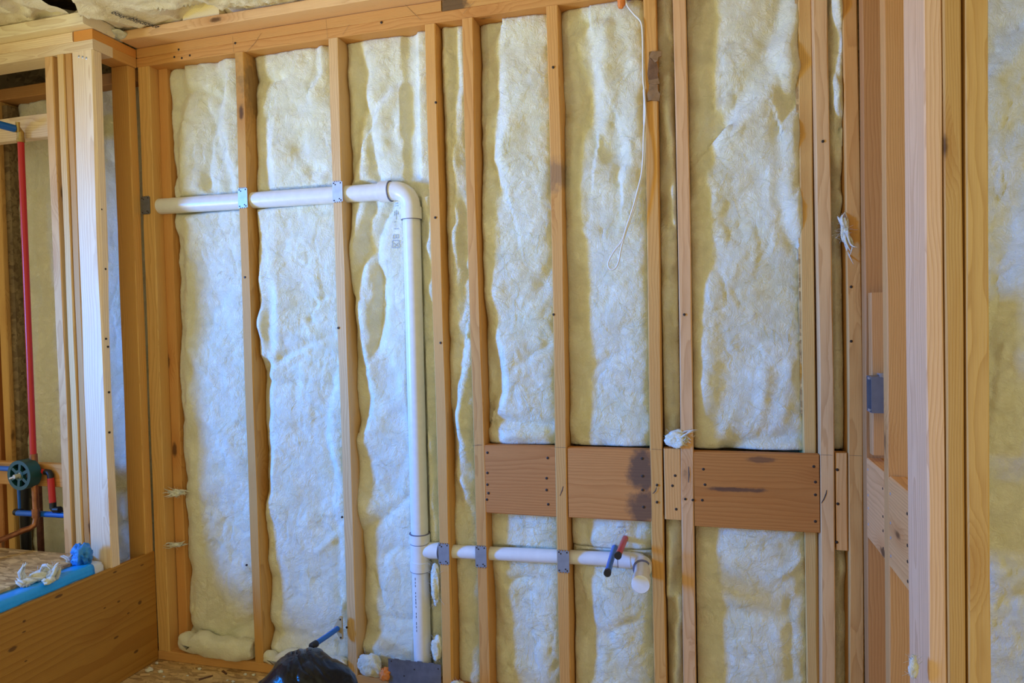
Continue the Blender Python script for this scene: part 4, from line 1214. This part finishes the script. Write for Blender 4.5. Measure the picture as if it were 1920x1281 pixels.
def lump(center, rx, ry, rz, seed, amp=0.25, sub=4, flat=None, sharp=0.0, freq=3.0):
    bm = bmesh.new()
    bmesh.ops.create_icosphere(bm, subdivisions=sub, radius=1.0)
    v = np.array([p.co[:] for p in bm.verts]); f = [tuple(x.index for x in q_.verts) for q_ in bm.faces]
    bm.free()
    nz_ = vnoise(v[:, 0] * freq + v[:, 1] * 1.7, v[:, 2] * freq + v[:, 1] * 2.3, 1.0, seed)
    n2_ = vnoise(v[:, 0] * freq * 3 - v[:, 1] * 5, v[:, 2] * freq * 3 + v[:, 1] * 4, 1.0, seed + 1)
    r = 1 + amp * nz_ + amp * 0.45 * n2_
    if sharp: r += sharp * (0.5 - np.abs(nz_))
    v = v * r[:, None] * np.array([rx, ry, rz])
    if flat is not None: v[:, 2] = np.maximum(v[:, 2], flat)
    return v + np.array(center), f


v, f = lump((-2.215, 1.985, 0.505), 0.032, 0.030, 0.040, 41, 0.25, 4, sharp=0.5)
mesh_obj('bunched_end', v, f, plain('blue_film_bunch', (0.03, 0.27, 0.72), 0.35, bumpscale=200, bumpd=0.003), bf, smooth=True)


def fluff(name, label, center, rx, ry, rz, seed, amp=0.3, flat=None, group=None, hairs=60, horns=(), sub=4):
    v, f = lump(center, rx, ry, rz, seed, amp * 0.7, sub, flat, freq=1.3)
    o = mesh_obj(name, v, f, FIBER, None, smooth=True)
    tag(o, label, 'insulation scrap', group)
    mb = MB()
    rg = np.random.default_rng(seed)
    for (dx, dy, dz, r) in horns:                      # frayed locks: a bundle of curled tapering strands
        for q_ in range(7):
            p = np.array(center) + rg.normal(size=3) * np.array([rx, ry, rz]) * 0.22
            e = np.array([dx, dy, dz]) * rg.uniform(0.75, 1.1); L = np.linalg.norm(e)
            c1, c2 = rg.normal(size=3) * L * 0.13, rg.normal(size=3) * L * 0.16
            pts = [p + e * t + c1 * math.sin(math.pi * t) + c2 * t * t for t in np.linspace(0, 1, 8)]
            mb.tube(pts, [r * 0.62 * (1 - t) ** 0.9 + 0.0004 for t in np.linspace(0, 1, 8)], 7)
    for _ in range(hairs):
        u = rg.normal(size=3); u /= np.linalg.norm(u); u[2] = abs(u[2]) if flat is not None else u[2]
        p = np.array(center) + u * np.array([rx, ry, rz]) * 0.85
        t = rg.normal(size=3); t /= np.linalg.norm(t)
        L = rg.uniform(0.4, 1.1) * max(rx, rz)
        pts = [p + u * L * 0.25 * k / 4 + t * L * 0.6 * (k / 4) ** 2 for k in range(5)]
        mb.tube(pts, 0.0004, 3, caps=False)
    h = mb.build('fibers', FIBER, o, smooth=True)
    h['kind'] = 'stuff'
    return o


def scrap(label, blobs, horns, z0, seed):
    """a torn piece of wool: soft lumps run together, with curled locks"""
    rg = np.random.default_rng(seed)
    mb = MB()
    for i, (x, y, rx, ry, rz) in enumerate(blobs):
        c = at_z(x, y, z0); c[2] = z0 + rz * 0.8
        v, f = lump(c, rx, ry, rz, seed + i, 0.22, 4, -0.8 * rz, freq=1.6)
        mb.add(v, f)
    o = mb.build('insulation_scrap', FIBER, None, smooth=True)
    tag(o, label, 'insulation scrap')
    hb = MB()
    for (pts, r) in horns:
        b0 = at_z(pts[0][0], pts[0][1], z0 + 0.01)
        P_ = []
        for (x, y) in pts:
            d = ray(x, y); P_.append(CP + d * (b0[1] / d[1]))
        P_ = [np.array(p) for p in P_]
        n = len(P_)
        for q_ in range(5):
            of = rg.normal(size=3) * r * 0.5
            hb.tube([p + of * (1 - 0.3 * k / n) + rg.normal(size=3) * r * 0.15 for k, p in enumerate(P_)], [r * 0.75 * (1 - k / (n - 1)) ** 0.8 + 0.0005 for k in range(n)], 8)
    for _ in range(90):
        x, y, rx, ry, rz = blobs[rg.integers(len(blobs))]
        c = at_z(x, y, z0); c[2] += rz * 0.8
        u = rg.normal(size=3); u /= np.linalg.norm(u); u[2] = abs(u[2])
        p = c + u * np.array([rx, ry, rz]) * 0.9; t = rg.normal(size=3); t /= np.linalg.norm(t)
        hb.tube([p + u * 0.005 * k / 4 + t * 0.016 * (k / 4) ** 1.6 for k in range(5)], 0.0004, 3, caps=False)
    h = hb.build('fibers', FIBER, o, smooth=True)
    h['kind'] = 'stuff'


scrap('torn white wisp of insulation lying on the blue film', [(52, 1094, 0.034, 0.030, 0.012), (74, 1088, 0.030, 0.036, 0.018), (92, 1083, 0.024, 0.034, 0.022), (92, 1094, 0.016, 0.022, 0.012)],
      [([(46, 1092), (41, 1084), (39, 1074), (43, 1064), (46, 1056)], 0.010), ([(80, 1082), (79, 1070), (82, 1062), (88, 1061), (95, 1066), (98, 1072)], 0.006), ([(94, 1082), (100, 1072), (104, 1064), (107, 1060)], 0.012), ([(48, 1096), (38, 1092), (32, 1086)], 0.009)], 0.476, 51)
scrap('small white wisp of insulation between film and cover board', [(134, 1055, 0.016, 0.016, 0.009), (143, 1054, 0.010, 0.012, 0.006)],
      [([(130, 1053), (126, 1047), (118, 1043), (114, 1043)], 0.005), ([(133, 1052), (132, 1045), (135, 1040)], 0.005)], 0.480, 52)
fluff('insulation_scrap', 'loose fluff of insulation tucked under the ceiling paper in the upper corner', (-2.165, 2.175, 2.462), 0.055, 0.040, 0.018, 63, 0.4, hairs=60, horns=((0.02, -0.10, -0.022, 0.008), (-0.03, -0.07, -0.03, 0.006)))
fluff('insulation_scrap', 'white tuft of insulation on the small block between the paired studs', (-0.085, 2.252, BT + 0.031), 0.035, 0.022, 0.028, 53, 0.45, flat=-0.026, horns=((0.045, -0.012, 0.024, 0.006), (0.035, -0.01, -0.008, 0.006)))
q = at(1584, 432, 2.243)
fluff('insulation_scrap', 'white tuft of insulation hanging on the right corner stud', q, 0.010, 0.010, 0.036, 54, 0.45, horns=((0.015, -0.01, -0.07, 0.008), (0.0, 0.02, 0.05, 0.010)))
q = at(330, 925, 2.262)
fluff('insulation_scrap', 'tuft of insulation sticking out over the corner stud, upper of two', q, 0.022, 0.016, 0.014, 55, 0.45, horns=((-0.042, -0.018, 0.010, 0.006), (-0.038, -0.016, -0.004, 0.006), (0.035, 0.02, 0, 0.013)))
q = at(328, 1022, 2.262)
fluff('insulation_scrap', 'tuft of insulation sticking out over the corner stud, lower of two', q, 0.018, 0.014, 0.008, 56, 0.45, horns=((-0.045, -0.018, 0.0, 0.005), (0.035, 0.02, 0, 0.009)))
q = at(1713, 1252, 1.605)
fluff('insulation_scrap', 'white scrap of insulation stuck low on the pale partition stud', q, 0.009, 0.008, 0.024, 57, 0.4)
fluff('insulation_scrap', 'crumpled scrap of insulation in the corner behind the black bag', (-1.325, 2.235, 0.070), 0.035, 0.020, 0.036, 58, 0.35, flat=-0.030)
fluff('insulation_scrap', 'wad of insulation on the bottom plate beside the third stud from the corner', (-1.20, 2.252, 0.078), 0.045, 0.026, 0.040, 59, 0.35, flat=-0.038)
fluff('insulation_scrap', 'tuft of insulation beside the stud just below the tee', (-0.935, 2.262, 0.40), 0.018, 0.014, 0.070, 60, 0.35)
fluff('insulation_scrap', 'ball of insulation low between stack and stud, above the grey plate', (-0.935, 2.260, 0.165), 0.020, 0.014, 0.045, 61, 0.35)
fluff('insulation_scrap', 'small scrap of insulation at the foot of the studs right of the stack', (-0.855, 2.245, 0.052), 0.022, 0.014, 0.014, 62, 0.4, flat=-0.013)
for i, (px_, py_, r) in enumerate(((281, 1259, 0.013), (294, 1245, 0.006), (301, 1261, 0.009), (374, 1256, 0.007), (352, 1268, 0.004), (460, 1266, 0.006), (476, 1267, 0.006), (437, 1280, 0.006), (307, 1270, 0.004), (426, 1277, 0.004))):
    q = at_z(px_, py_, 0.0)
    v, f = lump((q[0], q[1], r * 0.5), r * 1.2, r, r * 0.7, 70 + i, 0.35, 2, flat=-r * 0.5)
    o = mesh_obj('insulation_crumb', v, f, FIBER, None, smooth=True)
    tag(o, {0: 'largest crumb of insulation on the floor, flat against the foot of the apron', 2: 'longish pale crumb of insulation just right of the largest one', 1: 'small upright crumb of insulation right in the floor corner'}.get(i, 'tiny white crumb of insulation on the board floor before the bottom plate'), 'insulation scrap', 'crumbs of insulation on the floor')
for i, (px_, py_, a, L) in enumerate(((386, 1272, 0.9, 0.05), (421, 1262, -0.5, 0.035))):
    q = at_z(px_, py_, 0.0)
    m = MB(); c_, s_ = math.cos(a), math.sin(a)
    w = 0.004
    m.add([(q[0] + c_ * t * L / 2 - s_ * u_ * w, q[1] + s_ * t * L / 2 + c_ * u_ * w, z) for z in (0.0, 0.004) for t, u_ in ((-1, -1), (1, -0.6), (1, 0.6), (-1, 1))], [(3, 2, 1, 0), (4, 5, 6, 7), (0, 1, 5, 4), (1, 2, 6, 5), (2, 3, 7, 6), (3, 0, 4, 7)])
    o = m.build('wood_splinter', BRASS if False else plain('dark_splinter', (0.12, 0.055, 0.03), 0.7), None)
    tag(o, ('dark wood splinter lying on the floor, further from the wall', 'dark wood splinter lying on the floor close to the bottom plate')[i], 'splinter')

# ---------------------------------------------------------------- black rubbish bag
bm = bmesh.new()
bmesh.ops.create_uvsphere(bm, u_segments=128, v_segments=90, radius=1.0)
v = np.array([p.co[:] for p in bm.verts]); f = [tuple(x.index for x in q_.verts) for q_ in bm.faces]
bm.free()
ang = np.arctan2(v[:, 1], v[:, 0]); zz = v[:, 2]
pol = 1 - np.abs(zz) ** 3
r = 1 + (0.05 * np.sin(ang * 3 + 1) + 0.05 * vnoise(v[:, 0] * 1.2, v[:, 1] * 1.2 + zz, 0.8, 3)) * pol
for sc_, am, sd in ((0.55, 0.060, 81), (0.24, 0.040, 82), (0.12, 0.018, 83)):
    xx = v[:, 0] * 1.0 + v[:, 1] * 0.6; yy = zz + v[:, 1] * 0.5
    w_ = vnoise(xx, yy, 0.4, sd + 9) * 0.2
    r -= am * (1 - np.abs(vnoise(xx + w_ + yy * 0.7, (yy - xx * 0.5) * 0.35, sc_, sd))) ** 4
v = v * r[:, None]
v[:, 2] = np.where(v[:, 2] > 0, v[:, 2] * (1 - 0.10 * np.abs(v[:, 0])), v[:, 2])
bag_c = np.array([-1.215, 1.86, 0.155])
v = v * np.array([0.165, 0.165, 0.163]) + bag_c
v[:, 2] = np.maximum(v[:, 2], 0.002)
tag(mesh_obj('trash_bag', v, f, BAGM, None, smooth=True), 'black plastic rubbish bag bulging up in front of the bottom plate', 'bag')

# ---------------------------------------------------------------- foam, cable, cardboard, box
v, f = lump((-1.137, 2.250, 0.056), 0.022, 0.020, 0.024, 91, 0.18, 4, flat=-0.018)
tag(mesh_obj('fire_foam', v, f, FOAM, None, smooth=True), 'orange foam blob beside the big grey plate on the bottom plate', 'foam')
q = at(1165, 0, 2.262)
v, f = lump((q[0], q[1], ZP - 0.010), 0.014, 0.014, 0.028, 92, 0.15, 4)
tag(mesh_obj('fire_foam', v, f, FOAM, None, smooth=True), 'orange foam drip under the top plate where the cable comes down', 'foam')

cbl = [(1172, -6, 2.262), (1176, 10, 2.258), (1188, 26, 2.250), (1198, 36, 2.244), (1203, 46, 2.244), (1205, 70, 2.246), (1205.5, 110, 2.246), (1206, 150, 2.244), (1207.5, 165, 2.242), (1209, 190, 2.240), (1210, 215, 2.240), (1207, 250, 2.236), (1206, 290, 2.232), (1203, 325, 2.228), (1196, 355, 2.226),
       (1186, 392, 2.224), (1175, 425, 2.222), (1166, 452, 2.222), (1152, 470, 2.222), (1143, 486, 2.222), (1140, 496, 2.222), (1143, 504, 2.222), (1149, 505.5, 2.222), (1156, 500, 2.222), (1161, 486, 2.222), (1164, 468, 2.222), (1170, 446, 2.223), (1179, 420, 2.224), (1190, 388, 2.226), (1199, 352, 2.229), (1206, 322, 2.231), (1209, 290, 2.234), (1209.5, 262, 2.237), (1208, 240, 2.240), (1207.5, 215, 2.242), (1208, 190, 2.244), (1207, 168, 2.246)]
P = [at(*c) for c in cbl]
# smooth with Catmull-Rom
sp = []
for i in range(len(P) - 1):
    p0_, p1_, p2_, p3_ = P[max(i - 1, 0)], P[i], P[i + 1], P[min(i + 2, len(P) - 1)]
    for k in range(5):
        t = k / 5
        sp.append(0.5 * ((2 * p1_) + (-p0_ + p2_) * t + (2 * p0_ - 5 * p1_ + 4 * p2_ - p3_) * t * t + (-p0_ + 3 * p1_ - 3 * p2_ + p3_) * t ** 3))
sp.append(P[-1])
cb_ = MB(); cb_.tube(sp, 0.0029, 8)
tag(cb_.build('electric_cable', WIREM, None, smooth=True), 'white electric cable hanging down in a long loop before the insulation', 'cable')

cd = empty('cardboard_scrap', at(1225, 185, 2.25), 'torn brown cardboard scrap stuck on the stud beside the cable', 'scrap')


def torn(pts_px, y, thick, mat, name, parent):
    P_ = [at(a, b, y) for a, b in pts_px]
    n = len(P_)
    v = [(p[0], p[1] - thick - random.uniform(0, 0.004), p[2]) for p in P_] + [(p[0], p[1] + 0.0005, p[2]) for p in P_]
    fs = [tuple(range(n)), tuple(range(2 * n - 1, n - 1, -1))] + [(k, k + n, (k + 1) % n + n, (k + 1) % n) for k in range(n)]
    return mesh_obj(name, v, fs, mat, parent)


torn([(1217, 99), (1222, 97), (1230, 98), (1233, 96), (1241, 97), (1240, 106), (1235, 108), (1233, 116), (1228, 118), (1222, 111), (1217, 108)], YW - 0.002, 0.004, CARD, 'torn_flap', cd)
torn([(1217, 110), (1221, 112), (1232, 119), (1235, 133), (1233, 140), (1235, 150), (1216, 152), (1214, 140)], YW - 0.001, 0.003, plain('dark_card', (0.20, 0.10, 0.045), 0.8, bumpscale=140, bumpd=0.002, var=0.3), 'torn_flap', cd)
torn([(1215, 152), (1235, 148), (1237, 158), (1228, 160), (1217, 158)], YW - 0.003, 0.004, CARD, 'torn_flap', cd)
torn([(1218, 158), (1226, 160), (1233, 158), (1234, 172), (1238, 178), (1236, 190), (1222, 189), (1213, 191), (1212, 180), (1216, 172)], YW - 0.001, 0.0045, CARD, 'torn_flap', cd)

eb = empty('electrical_box', (XR, 2.1, 1.07), 'grey steel electrical box on the right partition, between the narrow studs', 'electrical box')
m = MB()
bx0, bx1, by0, by1, bz0, bz1 = XR - 0.010, XR + 0.060, 2.080, 2.137, 1.052, 1.152
t = 0.002
m.box(bx0, bx1, by0, by0 + t, bz0, bz1); m.box(bx0, bx1, by1 - t, by1, bz0, bz1); m.box(bx0, bx1, by0 + t, by1 - t, bz0, bz0 + t); m.box(bx0, bx1, by0 + t, by1 - t, bz1 - t, bz1); m.box(bx1 - t, bx1, by0 + t, by1 - t, bz0 + t, bz1 - t)
m.build('box', EBOX, eb)
m = MB()
for z0_, z1_ in ((bz1 - 0.009, bz1 - 0.003), (bz0 + 0.003, bz0 + 0.009)):
    m.box(bx0 - 0.001, bx0 + 0.003, by0 + 0.018, by1 - 0.018, z0_, z1_)
m.build('screw_ears', GALV, eb)['kind'] = 'stuff'
m = MB(); m.tube([(bx0 + 0.03, by0 - 0.004, bz1 + 0.004), (bx0 + 0.03, by1 + 0.02, bz1 + 0.004)], 0.0028, 10); m.tube([(bx0 + 0.03, by0 - 0.004, bz1 + 0.004), (bx0 + 0.03, by0 - 0.006, bz1 + 0.004)], 0.006, 12); m.box(bx0 + 0.022, bx0 + 0.038, by0 - 0.001, by0 + 0.010, bz1 - 0.001, bz1 + 0.010); m.build('mounting_nail', GALV, eb)
